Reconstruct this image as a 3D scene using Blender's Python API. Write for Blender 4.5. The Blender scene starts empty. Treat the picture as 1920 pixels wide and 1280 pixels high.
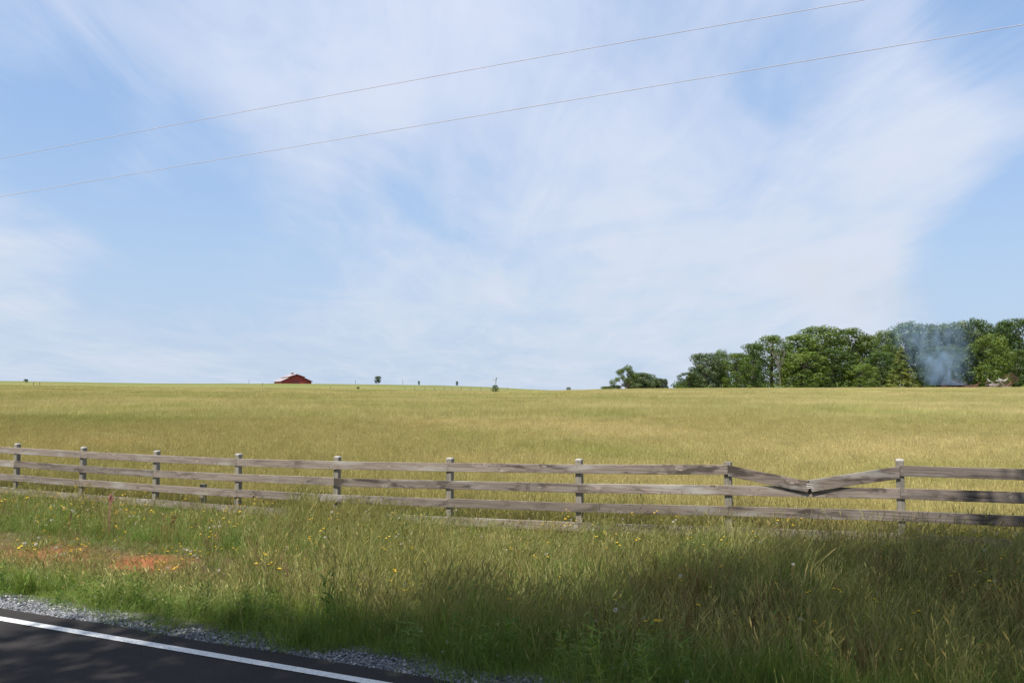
import bpy, bmesh, math, random
import numpy as np
from mathutils import Vector, Matrix

random.seed(7)
RNG = np.random.default_rng(11)
SC = bpy.context.scene
COL = SC.collection
R = math.radians

# ------------------------------------------------------------------ camera
F_PX, CAM_Z, HROW = 1549.0, 1.7, 735.0
TH = math.atan((HROW - 640.0) / F_PX)
cd = bpy.data.cameras.new('camera'); cam = bpy.data.objects.new('camera', cd); COL.objects.link(cam)
cd.sensor_width = 36.0; cd.lens = 36.0 * F_PX / 1920.0; cd.clip_start = 0.05; cd.clip_end = 9000
cam.location = (0, 0, CAM_Z); cam.rotation_euler = (R(90) + TH, 0, 0)
SC.camera = cam

# ------------------------------------------------------------------ sun, sky, exposure
SUN_EL = R(61)
SUN_H = Vector((-0.67, -0.742)).normalized()
S = Vector((SUN_H.x * math.cos(SUN_EL), SUN_H.y * math.cos(SUN_EL), math.sin(SUN_EL)))
ld = bpy.data.lights.new('sun', 'SUN'); ld.energy = 5.0; ld.angle = R(0.5); ld.color = (1.0, 0.955, 0.88)
sun = bpy.data.objects.new('sun', ld); COL.objects.link(sun)
sun.rotation_euler = S.to_track_quat('Z', 'Y').to_euler(); sun.location = (-40, -40, 80)
SC.view_settings.view_transform = 'Standard'; SC.view_settings.look = 'None'
SC.view_settings.exposure = 0.45; SC.view_settings.gamma = 1.0; SC.view_settings.use_curve_mapping = False

class NT:
    """tiny node-tree helper"""
    def __init__(s, tree): s.t = tree; s.n = tree.nodes; s.l = tree.links
    def new(s, kind, **kw):
        nd = s.n.new(kind)
        for k, v in kw.items(): setattr(nd, k, v)
        return nd
    def put(s, sock, v):
        if isinstance(v, bpy.types.NodeSocket): s.l.new(v, sock)
        elif isinstance(v, (tuple, list)) and sock.type == 'RGBA' and len(v) == 3: sock.default_value = (*v, 1)
        else: sock.default_value = v
    def math(s, op, a, b=0.0, c=0.0, clamp=False):
        nd = s.new('ShaderNodeMath', operation=op, use_clamp=clamp)
        for i, v in enumerate((a, b, c)): s.put(nd.inputs[i], v)
        return nd.outputs[0]
    def vmath(s, op, a, b=(0, 0, 0)):
        nd = s.new('ShaderNodeVectorMath', operation=op)
        s.put(nd.inputs[0], a); s.put(nd.inputs[1], b)
        return nd.outputs['Value'] if op in ('DOT_PRODUCT', 'LENGTH') else nd.outputs[0]
    def mix(s, f, a, b, mode='MIX'):
        nd = s.new('ShaderNodeMix', data_type='RGBA', blend_type=mode)
        s.put(nd.inputs['Factor'], f); s.put(nd.inputs[6], a); s.put(nd.inputs[7], b)
        return nd.outputs[2]
    def ramp(s, v, lo, hi, a=0.0, b=1.0, smooth=True):
        nd = s.new('ShaderNodeMapRange', interpolation_type='SMOOTHSTEP' if smooth else 'LINEAR')
        s.put(nd.inputs[0], v)
        for i, q in enumerate((lo, hi, a, b)): nd.inputs[i + 1].default_value = q
        return nd.outputs[0]
    def noise(s, vec, scale, detail=4.0, rough=0.55, dist=0.0):
        nd = s.new('ShaderNodeTexNoise'); s.put(nd.inputs['Vector'], vec)
        nd.inputs['Scale'].default_value = scale; nd.inputs['Detail'].default_value = detail
        nd.inputs['Roughness'].default_value = rough; nd.inputs['Distortion'].default_value = dist
        return nd.outputs[0]

def ray(x, y):
    u = (x - 960) / F_PX; v = (640 - y) / F_PX
    return Vector((u, math.cos(TH) - v * math.sin(TH), math.sin(TH) + v * math.cos(TH)))
def at(x, y, Y):
    d = ray(x, y); return Vector((0, 0, CAM_Z)) + d * (Y / d.y)

world = bpy.data.worlds.new('World'); SC.world = world; world.use_nodes = True
w = NT(world.node_tree); w.n.clear()
out = w.new('ShaderNodeOutputWorld'); bg = w.new('ShaderNodeBackground')
w.l.new(bg.outputs[0], out.inputs[0])
SKY_STRENGTH = 0.1
bg.inputs[1].default_value = SKY_STRENGTH
sky = w.new('ShaderNodeTexSky', sky_type='NISHITA')
sky.sun_disc = False; sky.sun_elevation = SUN_EL; sky.sun_rotation = math.atan2(SUN_H.x, SUN_H.y) % (2 * math.pi)
sky.air_density = 1.0; sky.dust_density = 1.2; sky.ozone_density = 1.6; sky.altitude = 200
tc = w.new('ShaderNodeTexCoord')
dirv = w.vmath('NORMALIZE', tc.outputs['Generated'])
sep = w.new('ShaderNodeSeparateXYZ'); w.l.new(dirv, sep.inputs[0])
zc = w.math('ADD', w.math('MAXIMUM', sep.outputs[2], 0.0), 0.10)
ux = w.math('DIVIDE', sep.outputs[0], zc); uy = w.math('DIVIDE', sep.outputs[1], zc)
comb = w.new('ShaderNodeCombineXYZ'); w.l.new(ux, comb.inputs[0]); w.l.new(uy, comb.inputs[1])
P = comb.outputs[0]
def stretched(sx, sy, rot, off):
    m = w.new('ShaderNodeMapping'); w.l.new(P, m.inputs[0])
    m.inputs['Rotation'].default_value = (0, 0, R(rot)); m.inputs['Scale'].default_value = (sx, sy, 1); m.inputs['Location'].default_value = off
    return m.outputs[0]
wisp = w.noise(stretched(1.0, 0.55, 18, (0.3, 0.1, 0)), 1.25, 8, 0.56, 1.1)
fine = w.noise(stretched(1.0, 0.28, 24, (3.1, 2.0, 0)), 3.2, 9, 0.60, 1.6)
broad = w.noise(stretched(0.8, 0.5, 0, (7.7, 1.2, 0)), 0.7, 4, 0.5, 0.2)
cov = w.math('ADD', w.math('MULTIPLY', wisp, 0.9), w.math('ADD', w.math('MULTIPLY', fine, 0.45), w.math('MULTIPLY', broad, 0.5)))
cov = w.math('SUBTRACT', cov, 0.42)          # about 0.1 .. 0.7
# clear openings and thicker banks of the real cloud sheet, given as directions in the sky
def bank(x, y, r, amount, base):
    d = ray(x, y).normalized()
    c = w.vmath('DOT_PRODUCT', dirv, tuple(d))
    m = w.ramp(c, math.cos(R(r)), 1.0, 0.0, amount)
    return w.math('ADD', base, m)
for (x, y, r, a) in ((250, 340, 10, -0.26), (30, 200, 8, -0.20), (430, 480, 8, -0.22), (120, 500, 7, -0.08), (1940, 490, 8, -0.55),
                     (1800, 520, 5, -0.25), (2150, 400, 10, -0.4), (1330, 150, 7, -0.08), (1480, 110, 5, -0.12), (860, 330, 6, -0.2), (1900, 30, 6, -0.36), (1500, 350, 17, 0.10), (1000, 480, 16, 0.12),
                     (520, 130, 11, 0.16), (820, 60, 10, 0.10), (1780, 210, 8, 0.12), (1650, 560, 11, 0.12), (30, 480, 5, 0.25), (750, 600, 12, -0.10)):
    cov = bank(x, y, r, a, cov)
cmask = w.ramp(cov, 0.10, 0.92, 0.0, 1.0)
# milky air low down, the same all the way round
hz = w.ramp(sep.outputs[2], -0.02, 0.34, 0.85, 0.0)
skyc = w.mix(1.0, sky.outputs[0], (1.0, 1.0, 1.0), 'MULTIPLY')
skyc = w.mix(0.55, skyc, (3.1, 4.75, 7.6))
skyc = w.mix(hz, skyc, (3.75, 4.65, 5.9))
cl = w.mix(w.ramp(sep.outputs[2], 0.02, 0.5), (5.0, 5.5, 6.35), (5.25, 5.75, 7.0))
c1 = w.mix(cmask, skyc, cl)
w.l.new(c1, bg.inputs[0])

# ------------------------------------------------------------------ materials
def mat(name):
    m = bpy.data.materials.new(name); m.use_nodes = True
    t = NT(m.node_tree); t.n.clear()
    o = t.new('ShaderNodeOutputMaterial')
    return m, t, o
def principled(t, o, color, rough=0.8, bump=None, spec=0.3, strength=0.3, dist=0.02):
    p = t.new('ShaderNodeBsdfPrincipled'); t.put(p.inputs['Base Color'], color); t.put(p.inputs['Roughness'], rough)
    p.inputs['Specular IOR Level'].default_value = spec
    if bump is not None:
        b = t.new('ShaderNodeBump'); b.inputs['Strength'].default_value = strength; b.inputs['Distance'].default_value = dist
        t.put(b.inputs['Height'], bump); t.l.new(b.outputs[0], p.inputs['Normal'])
    t.l.new(p.outputs[0], o.inputs[0]); return p
def plain(name, color, rough=0.7, var=0.25, scale=6.0, spec=0.3):
    m, t, o = mat(name)
    g = t.new('ShaderNodeNewGeometry'); n = t.noise(g.outputs['Position'], scale, 4)
    c = t.mix(t.ramp(n, 0.3, 0.7), tuple(v * (1 - var) for v in color), tuple(min(1, v * (1 + var)) for v in color))
    principled(t, o, c, rough, spec=spec); return m

def plant_material(name, trans=0.35, tints=None, gloss=0.018, vari=0.35):
    """leaf / blade: vertex colour, varied per clump and by broad drifts over the ground"""
    m, t, o = mat(name)
    a = t.new('ShaderNodeAttribute'); a.attribute_name = 'col'
    oi = t.new('ShaderNodeObjectInfo'); g = t.new('ShaderNodeNewGeometry')
    c = a.outputs['Color']
    br = t.math('MULTIPLY_ADD', oi.outputs['Random'], vari, 1.0 - vari * 0.5)
    cb = t.new('ShaderNodeVectorMath', operation='SCALE'); t.put(cb.inputs[0], c); t.put(cb.inputs['Scale'], br); c = cb.outputs[0]
    if tints:
        for (sc, lo, hi, col, amt) in tints:
            n = t.noise(g.outputs['Position'], sc, 3, 0.55)
            c = t.mix(t.ramp(n, lo, hi, 0, amt), c, t.mix(1.0, c, col, 'MULTIPLY'))
    d = t.new('ShaderNodeBsdfDiffuse'); t.put(d.inputs[0], c)
    tr = t.new('ShaderNodeBsdfTranslucent'); t.put(tr.inputs[0], t.mix(1.0, c, (1.0, 1.0, 0.6), 'MULTIPLY'))
    gl = t.new('ShaderNodeBsdfGlossy'); gl.inputs['Roughness'].default_value = 0.5; t.put(gl.inputs[0], (1, 1, 1))
    m1 = t.new('ShaderNodeMixShader'); m1.inputs[0].default_value = trans
    t.l.new(d.outputs[0], m1.inputs[1]); t.l.new(tr.outputs[0], m1.inputs[2])
    m2 = t.new('ShaderNodeMixShader'); m2.inputs[0].default_value = gloss
    t.l.new(m1.outputs[0], m2.inputs[1]); t.l.new(gl.outputs[0], m2.inputs[2])
    t.l.new(m2.outputs[0], o.inputs[0]); return m

HAY_TINTS = [(0.04, 0.46, 0.62, (1.26, 1.20, 1.38), 0.95), (0.055, 0.50, 0.66, (0.80, 0.92, 0.70), 0.8), (0.3, 0.45, 0.7, (1.06, 1.0, 0.97), 0.5)]
M_HAY = plant_material('hay_grass', 0.32, HAY_TINTS)
M_VERGE = plant_material('verge_grass', 0.36, [(0.6, 0.52, 0.70, (1.15, 0.98, 0.88), 0.5), (0.9, 0.5, 0.7, (0.7, 0.9, 0.7), 0.7)])
M_LEAF = plant_material('tree_leaf', 0.30, [(0.25, 0.45, 0.65, (1.35, 1.2, 0.8), 0.7), (0.12, 0.45, 0.65, (0.75, 0.85, 0.95), 0.7)], gloss=0.02, vari=0.3)
M_FLOWER = plant_material('flower', 0.25, None, 0.02, 0.2)
M_BARK = plain('bark', (0.085, 0.07, 0.055), 0.9, 0.4, 3)
M_DEADWOOD = plain('dead_wood', (0.22, 0.19, 0.165), 0.9, 0.2, 3)
M_RUST = plain('rusty_iron', (0.14, 0.08, 0.058), 0.85, 0.35, 4)
M_CHAR = plain('charred_log', (0.09, 0.05, 0.04), 0.9, 0.4, 3)
M_REDWOOD = plain('reddish_log', (0.21, 0.10, 0.07), 0.9, 0.3, 3)
M_PALE = plain('pale_timber', (0.42, 0.39, 0.36), 0.7, 0.15, 3)
M_BARNRED = plain('barn_red_paint', (0.27, 0.045, 0.04), 0.7, 0.15, 0.8)
M_ROOF = plain('pale_metal_roof', (0.33, 0.27, 0.27), 0.6, 0.05, 0.8)
M_TRIM = plain('dark_red_trim', (0.12, 0.03, 0.03), 0.6, 0.1)
M_STEEL = plain('galvanised_steel', (0.30, 0.31, 0.33), 0.5, 0.1)
M_WIRE = plain('weathered_cable', (0.50, 0.46, 0.47), 0.6, 0.08, 1.0)
M_FARPOST = plain('far_post_wood', (0.13, 0.12, 0.10), 0.9, 0.2, 3)
M_POLE = plain('pole_wood', (0.16, 0.12, 0.09), 0.9, 0.2, 2)
M_STAKE = plain('stake_wood', (0.42, 0.23, 0.15), 0.8, 0.15, 14)
M_FLAG = plain('pink_tape', (0.38, 0.15, 0.115), 0.7, 0.1, 20)
M_NAIL = plain('rusty_nail', (0.10, 0.055, 0.04), 0.7, 0.2, 20)

def wood_material(name, base, dark, light, blotch_amt=0.6, st0=0.53):
    m, t, o = mat(name)
    tc = t.new('ShaderNodeTexCoord'); oi = t.new('ShaderNodeObjectInfo')
    off = t.new('ShaderNodeCombineXYZ'); r37 = t.math('MULTIPLY', oi.outputs['Random'], 57.0)
    t.l.new(r37, off.inputs[0]); t.l.new(r37, off.inputs[1]); t.l.new(r37, off.inputs[2])
    p = t.vmath('ADD', tc.outputs['Object'], off.outputs[0])
    def st(sx, sy, sz):
        mm = t.new('ShaderNodeMapping'); t.l.new(p, mm.inputs[0]); mm.inputs['Scale'].default_value = (sx, sy, sz); return mm.outputs[0]
    # knots: sparse cells; the grain bends around them
    vo = t.new('ShaderNodeTexVoronoi'); vo.feature = 'F1'; t.put(vo.inputs['Vector'], st(2.6, 3.0, 7.0)); vo.inputs['Scale'].default_value = 1.0
    kd = vo.outputs['Distance']
    bend = t.ramp(kd, 0.0, 0.45, 0.10, 0.0)
    pz = t.new('ShaderNodeCombineXYZ'); t.l.new(bend, pz.inputs[2])
    gm = t.new('ShaderNodeMapping'); t.l.new(t.vmath('ADD', p, pz.outputs[0]), gm.inputs[0]); gm.inputs['Scale'].default_value = (1.1, 12, 46)
    grain = t.noise(gm.outputs[0], 1.0, 6, 0.62, 0.5)
    fine = t.noise(st(5, 40, 150), 1.0, 3, 0.6)
    broad = t.noise(st(1.4, 3, 5), 1.0, 4, 0.6, 0.6)
    c = t.mix(t.ramp(grain, 0.30, 0.72), dark, light)
    c = t.mix(t.ramp(fine, 0.35, 0.7, 0.0, 0.35), c, base)
    c = t.mix(t.ramp(broad, st0, st0 + 0.15, 0.0, blotch_amt), c, tuple(v * 0.30 for v in base))  # broad darker blotches laid over the grain
    c = t.mix(t.ramp(t.noise(st(0.9, 2, 4), 1.0, 3), 0.52, 0.70, 0, 0.55), c, (0.40, 0.38, 0.345))
    c = t.mix(t.ramp(kd, 0.06, 0.16, 0.75, 0.0), c, tuple(min(1, v * 1.25) for v in light))
    c = t.mix(t.ramp(kd, 0.03, 0.075, 0.85, 0.0), c, (0.055, 0.042, 0.035))
    tone = t.new('ShaderNodeVectorMath', operation='SCALE'); t.put(tone.inputs[0], c); t.put(tone.inputs['Scale'], t.ramp(oi.outputs['Random'], 0, 1, 0.72, 1.18, False)); c = tone.outputs[0]
    principled(t, o, c, 0.85, t.math('ADD', grain, t.math('MULTIPLY', fine, 0.5)), 0.2, 0.5, 0.004)
    return m
M_BOARD = wood_material('weathered_board', (0.245, 0.20, 0.165), (0.145, 0.115, 0.092), (0.33, 0.275, 0.23))
M_BOARD_DARK = wood_material('weathered_board_dark', (0.225, 0.18, 0.15), (0.115, 0.09, 0.075), (0.31, 0.26, 0.22), 0.95, 0.49)  # dark blotches spread wider and stronger than on the plain board
M_BOARD_BROKEN = wood_material('weathered_board_blotched', (0.20, 0.155, 0.13), (0.095, 0.072, 0.06), (0.29, 0.24, 0.20), 0.97, 0.45)  # darkest base tone, with the widest dark blotches
def post_material():
    m, t, o = mat('treated_post')
    tc = t.new('ShaderNodeTexCoord'); mp = t.new('ShaderNodeMapping'); t.l.new(tc.outputs['Object'], mp.inputs[0]); mp.inputs['Scale'].default_value = (30, 30, 2)
    oi = t.new('ShaderNodeObjectInfo'); ad = t.vmath('ADD', mp.outputs[0], oi.outputs['Location'])
    n = t.noise(ad, 1.0, 5, 0.6, 0.4)
    c = t.mix(t.ramp(n, 0.3, 0.7), (0.15, 0.135, 0.11), (0.30, 0.27, 0.22))
    principled(t, o, c, 0.85, n, 0.2, 0.4, 0.004); return m
M_POST = post_material()
M_POSTTOP = plain('sun_bleached_end_grain', (0.36, 0.34, 0.31), 0.85, 0.3, 45)

# ------------------------------------------------------------------ tagging and mesh helpers
def tag(o, label=None, cat=None, group=None, kind=None):
    if label: o['label'] = label
    if cat: o['category'] = cat
    if group: o['group'] = group
    if kind: o['kind'] = kind
    return o
def empty(name, loc, label, cat, group=None, rz=0.0):
    e = bpy.data.objects.new(name, None); COL.objects.link(e); e.location = loc; e.rotation_euler = (0, 0, rz)
    e.empty_display_size = 0.2
    return tag(e, label, cat, group)
def link(name, me, m=None, parent=None, smooth=False):
    if m is not None and not me.materials: me.materials.append(m)
    if smooth: me.polygons.foreach_set('use_smooth', [True] * len(me.polygons))
    o = bpy.data.objects.new(name, me); COL.objects.link(o)
    if parent: o.parent = parent
    return o
class MB:
    def __init__(s): s.v = []; s.f = []; s.c = []
    def add(s, vs, fs, col=None):
        b = len(s.v); s.v += [tuple(q) for q in vs]; s.f += [tuple(b + i for i in q) for q in fs]
        if col is not None: s.c += [tuple(col)] * len(vs) if not isinstance(col[0], (tuple, list, np.ndarray)) else [tuple(q) for q in col]
    def box(s, c, h, rot=None):
        vs = [Vector((x * h[0], y * h[1], z * h[2])) for x in (-1, 1) for y in (-1, 1) for z in (-1, 1)]
        if rot is not None: vs = [rot @ q for q in vs]
        s.add([q + Vector(c) for q in vs], [(0, 1, 3, 2), (4, 6, 7, 5), (0, 4, 5, 1), (2, 3, 7, 6), (0, 2, 6, 4), (1, 5, 7, 3)])
    def tube(s, pts, rad, n=6):
        pts = [Vector(p) for p in pts]
        if not isinstance(rad, (list, tuple)): rad = [rad] * len(pts)
        vs = []
        for i, p in enumerate(pts):
            d = (pts[min(i + 1, len(pts) - 1)] - pts[max(i - 1, 0)])
            d = d.normalized() if d.length > 1e-9 else Vector((0, 0, 1))
            a = d.orthogonal().normalized() if abs(d.z) > 0.95 else d.cross(Vector((0, 0, 1))).normalized()
            b = d.cross(a)
            for k in range(n):
                t = 2 * math.pi * k / n
                vs.append(p + (a * math.cos(t) + b * math.sin(t)) * rad[i])
        fs = [(i * n + k, i * n + (k + 1) % n, (i + 1) * n + (k + 1) % n, (i + 1) * n + k) for i in range(len(pts) - 1) for k in range(n)]
        fs += [tuple(range(n - 1, -1, -1)), tuple((len(pts) - 1) * n + k for k in range(n))]
        s.add(vs, fs)
    def mesh(s, name):
        me = bpy.data.meshes.new(name); me.from_pydata(s.v, [], s.f)
        if s.c:
            at_ = me.attributes.new('col', 'FLOAT_COLOR', 'POINT')
            arr = np.ones((len(s.v), 4), np.float32); arr[:, :3] = np.array(s.c, np.float32)[:, :3]
            at_.data.foreach_set('color', arr.ravel())
        me.update(); return me
    def build(s, name, m, parent=None, smooth=False): return link(name, s.mesh(name), m, parent, smooth)

# ------------------------------------------------------------------ the lie of the land
D2 = np.array((-0.9115, 0.4113)); N2 = np.array((0.4113, 0.9115)); P0 = np.array((-0.8125, 4.954))
def st_of(X, Y):
    return (X - P0[0]) * N2[0] + (Y - P0[1]) * N2[1], (X - P0[0]) * D2[0] + (Y - P0[1]) * D2[1]
def xy_of(s, t):
    return P0[0] + s * N2[0] + t * D2[0], P0[1] + s * N2[1] + t * D2[1]
def Y_on_s(x, s):      # forward distance where image column x meets the line s = const
    u = (x - 960) / F_PX
    return (s + P0[1] * N2[1] + P0[0] * N2[0]) / (N2[1] + N2[0] * u)
FENCE_S = 8.7
POST_PX = [(36, 838), (158, 845), (295, 852), (450, 858), (632, 863.5), (844, 867), (1087, 870), (1366, 870), (1687, 872)]
POSTS = []                                   # (t, height of the top rail's upper edge)
for (x, row) in POST_PX:
    p = at(x, row, Y_on_s(x, FENCE_S)); POSTS.append((st_of(p.x, p.y)[1], p.z))
POSTS = [(POSTS[0][0] + 4.75, POSTS[0][1] + 0.03), (POSTS[0][0] + 2.4, POSTS[0][1] + 0.01)] + POSTS + [(POSTS[-1][0] - 2.4, POSTS[-1][1] + 0.02), (POSTS[-1][0] - 4.8, POSTS[-1][1] + 0.04)]
_pt = np.array(POSTS)[::-1]
def fence_top(t): return np.interp(t, _pt[:, 0], _pt[:, 1])
def fence_ground(t): return fence_top(t) - 1.21

def smooth01(x, a, b):
    q = np.clip((x - a) / (b - a), 0, 1); return q * q * (3 - 2 * q)
_cols = np.array([-900, 0, 150, 300, 550, 760, 850, 930, 1000, 1060, 1150, 1300, 1600, 1920, 2700.])
_ys = np.array([1, 14, 24, 40, 60, 100, 150, 190, 220, 290, 370, 420, 600, 1500, 6000.])
def _zt(row, Y, g): return CAM_Z + (HROW - row) * Y / F_PX - g
_hay = np.array([722, 723, 725, 727.5, 729.5, 733, 734, 735, 734.4, 732.3, 729, 727.6, 726.6, 725.6, 725])
_rid = np.array([708, 711, 713.5, 715.8, 715.6, 717.6, 719.6, 722.2, 728.3, 731, 731, 731, 731, 731, 731])
_tab = np.zeros((len(_cols), len(_ys)))
for i in range(len(_cols)):
    zh = _zt(_hay[i], 190, 0.5); zr = _zt(_rid[i], 370, 0.12)
    left = _cols[i] < 1100
    z220 = zh + (zr - zh) * 0.12 + 0.2 if left else zh + 0.15
    z290 = zh + (zr - zh) * 0.62 if left else zh + 0.1
    _tab[i] = [-0.75, -0.72, -0.62, -0.34, 0.0, 0.40 + 0.12 * (zh - 2), 0.72 * zh + 0.15, zh, z220, z290, zr if left else zh - 0.4,
               zr - 2.6 if left else zh - 1.2, -3, -9, -12]
_yg = np.exp(np.linspace(0, math.log(6000), 700))
_dense = np.array([np.interp(np.log(_yg), np.log(_ys), r) for r in _tab])
_k = np.exp(-0.5 * (np.arange(-30, 31) / 10.0) ** 2); _k /= _k.sum()
_sm = np.array([np.convolve(np.pad(r, 30, 'edge'), _k, 'valid') for r in _dense])
_cg = np.linspace(-900, 2700, 181)
_fld = np.array([np.interp(_cg, _cols, _sm[:, j]) for j in range(len(_yg))]).T
_k2 = np.exp(-0.5 * (np.arange(-6, 7) / 2.2) ** 2); _k2 /= _k2.sum()
_fld = np.array([np.convolve(np.pad(_fld[:, j], 6, 'edge'), _k2, 'valid') for j in range(len(_yg))]).T
def field(X, Y):
    r = np.hypot(X, Y) + 1e-6; az = np.arctan2(X, Y); a = np.clip(az, -R(49), R(49))
    col = np.clip(960 + F_PX * np.tan(a), -899, 2699); ye = np.clip(r * np.cos(a), 1.01, 5990)
    ci = (col + 900) / 20.0; c0 = np.clip(ci.astype(int), 0, 179); cf = ci - c0
    yi = np.log(ye) / math.log(6000) * 699; y0 = np.clip(yi.astype(int), 0, 698); yf = yi - y0
    z = (_fld[c0, y0] * (1 - cf) + _fld[c0 + 1, y0] * cf) * (1 - yf) + (_fld[c0, y0 + 1] * (1 - cf) + _fld[c0 + 1, y0 + 1] * cf) * yf
    wgt = smooth01(np.abs(az), R(60), R(110))
    return z * (1 - wgt) - 0.4 * wgt
def ground(X, Y):
    X = np.asarray(X, float); Y = np.asarray(Y, float)
    s, t = st_of(X, Y); fg = fence_ground(t)
    bl = smooth01(t, 2.0, 6.5)                                   # the clay bank, on the left
    zs = [np.full_like(s, -0.05)] * 3 + [np.full_like(s, -0.02), np.full_like(s, -0.06), np.full_like(s, -0.20), np.full_like(s, -0.46),
          -0.58 - 0.10 * bl, -0.60 - 0.12 * bl, -0.62 * (1 - bl) - 0.60 * bl, fg * (1 - bl) + (-0.52) * bl, (fg + 0.02) * (1 - bl) + (-0.62) * bl, fg]
    ss = [-50, -7.3, 0.1, 0.26, 0.70, 1.3, 2.3, 3.0, 3.5, 3.85, 4.4, 5.7, 8.7]
    z = zs[0].copy()
    for i in range(len(ss) - 1):
        f = np.clip((s - ss[i]) / (ss[i + 1] - ss[i]), 0, 1)
        z = np.where(s >= ss[i], zs[i] * (1 - f) + zs[i + 1] * f, z)
    rough = 0.035 * np.sin(2.3 * s + 1.1 * t) * np.sin(1.7 * t - 0.8 * s) + 0.02 * np.sin(5.1 * t + 2.0) * np.sin(4.3 * s)
    z = z + rough * smooth01(s, 0.8, 1.6)
    f = smooth01(s, 8.9, 15.7)
    fz = field(X, Y) + 0.05 * np.sin(X * 0.31 + 1.3) * np.sin(Y * 0.23)
    z = z * (1 - f) + fz * f
    b = smooth01(-s, 7.5, 14)
    return z * (1 - b) + (-0.3) * b
def gz(x, y): return float(ground(np.array([x]), np.array([y]))[0])
def on_ground(x, Y):      # point on the ground in image column x, forward distance Y
    X = (x - 960) / F_PX * Y; return Vector((X, Y, gz(X, Y)))
def find_Y(x, row, lo, hi):
    Ys = np.linspace(lo, hi, 800); z = ground((x - 960) / F_PX * Ys, Ys); rows = HROW - (z - CAM_Z) / Ys * F_PX
    return float(Ys[np.argmin(np.abs(rows - row))])

# bare red clay: blobs in (s, t)
def clay(s, t):
    def blob(s0, t0, rs, rt): return np.clip(1.25 - np.sqrt(((s - s0) / rs) ** 2 + ((t - t0) / rt) ** 2), 0, 1)
    wob = 0.18 * np.sin(9 * t + 3 * s) + 0.14 * np.sin(17 * t - 8 * s)
    return np.clip(np.maximum(blob(4.05, 6.3, 0.42, 0.75), 0.6 * blob(3.85, 8.1, 0.6, 1.2)) + wob * 0.5, 0, 1)

def make_ground():
    az = np.concatenate([np.arange(-48, 48, 0.3), np.arange(48, 312, 3.0)]); az = np.radians(az)
    rr = [0.6]
    while rr[-1] < 6000: rr.append(rr[-1] * (1.016 if 3.5 < rr[-1] < 25 else 1.03 if rr[-1] < 600 else 1.12))
    rr = np.array(rr); na, nr = len(az), len(rr)
    X = (rr[:, None] * np.sin(az)[None]).ravel(); Y = (rr[:, None] * np.cos(az)[None]).ravel(); Z = ground(X, Y)
    verts = np.stack([X, Y, Z], 1); verts = np.vstack([verts, [[0, 0, gz(0, 0)]]])
    i = np.arange(nr - 1)[:, None] * na; j = np.arange(na)[None]; jn = (j + 1) % na
    quads = np.stack([i + j, i + jn, i + na + jn, i + na + j], -1).reshape(-1, 4)[:, ::-1]
    me = bpy.data.meshes.new('ground')
    cen = len(verts) - 1
    faces = quads.tolist() + [(cen, (k + 1) % na, k) for k in range(na)]
    me.from_pydata(verts.tolist(), [], faces)
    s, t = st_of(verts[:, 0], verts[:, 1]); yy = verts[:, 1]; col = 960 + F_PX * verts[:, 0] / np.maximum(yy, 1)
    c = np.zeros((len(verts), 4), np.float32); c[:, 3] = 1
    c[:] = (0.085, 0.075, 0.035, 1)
    def lay(mask, rgb):
        m = np.clip(mask, 0, 1)[:, None]; c[:, :3] = c[:, :3] * (1 - m) + np.array(rgb) * m
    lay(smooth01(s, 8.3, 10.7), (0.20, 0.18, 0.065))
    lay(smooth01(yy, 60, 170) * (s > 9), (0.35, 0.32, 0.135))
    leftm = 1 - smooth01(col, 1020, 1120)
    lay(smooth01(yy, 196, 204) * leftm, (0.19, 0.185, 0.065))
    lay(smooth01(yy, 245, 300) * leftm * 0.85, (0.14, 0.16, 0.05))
    lay(smooth01(0.95 - s, 0.0, 0.4) * (s > 0), (0.17, 0.17, 0.18))
    lay(clay(s, t), (0.25, 0.092, 0.040))
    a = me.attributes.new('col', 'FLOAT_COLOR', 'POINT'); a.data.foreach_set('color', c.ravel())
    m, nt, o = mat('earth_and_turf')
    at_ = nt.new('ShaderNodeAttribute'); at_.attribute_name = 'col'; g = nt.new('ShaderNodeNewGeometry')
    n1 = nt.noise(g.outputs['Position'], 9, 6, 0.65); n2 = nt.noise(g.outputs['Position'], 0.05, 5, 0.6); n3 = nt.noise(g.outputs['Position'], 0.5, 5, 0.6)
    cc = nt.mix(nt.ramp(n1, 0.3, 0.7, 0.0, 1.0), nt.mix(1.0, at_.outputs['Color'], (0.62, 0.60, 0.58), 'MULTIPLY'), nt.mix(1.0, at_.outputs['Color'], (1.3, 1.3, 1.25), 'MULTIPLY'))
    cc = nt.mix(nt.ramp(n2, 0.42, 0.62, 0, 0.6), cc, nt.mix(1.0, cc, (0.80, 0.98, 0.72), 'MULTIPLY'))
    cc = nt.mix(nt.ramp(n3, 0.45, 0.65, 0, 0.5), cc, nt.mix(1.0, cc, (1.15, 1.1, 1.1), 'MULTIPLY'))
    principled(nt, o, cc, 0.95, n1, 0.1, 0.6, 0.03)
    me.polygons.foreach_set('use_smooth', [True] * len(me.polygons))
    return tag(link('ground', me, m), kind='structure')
make_ground()

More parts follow.
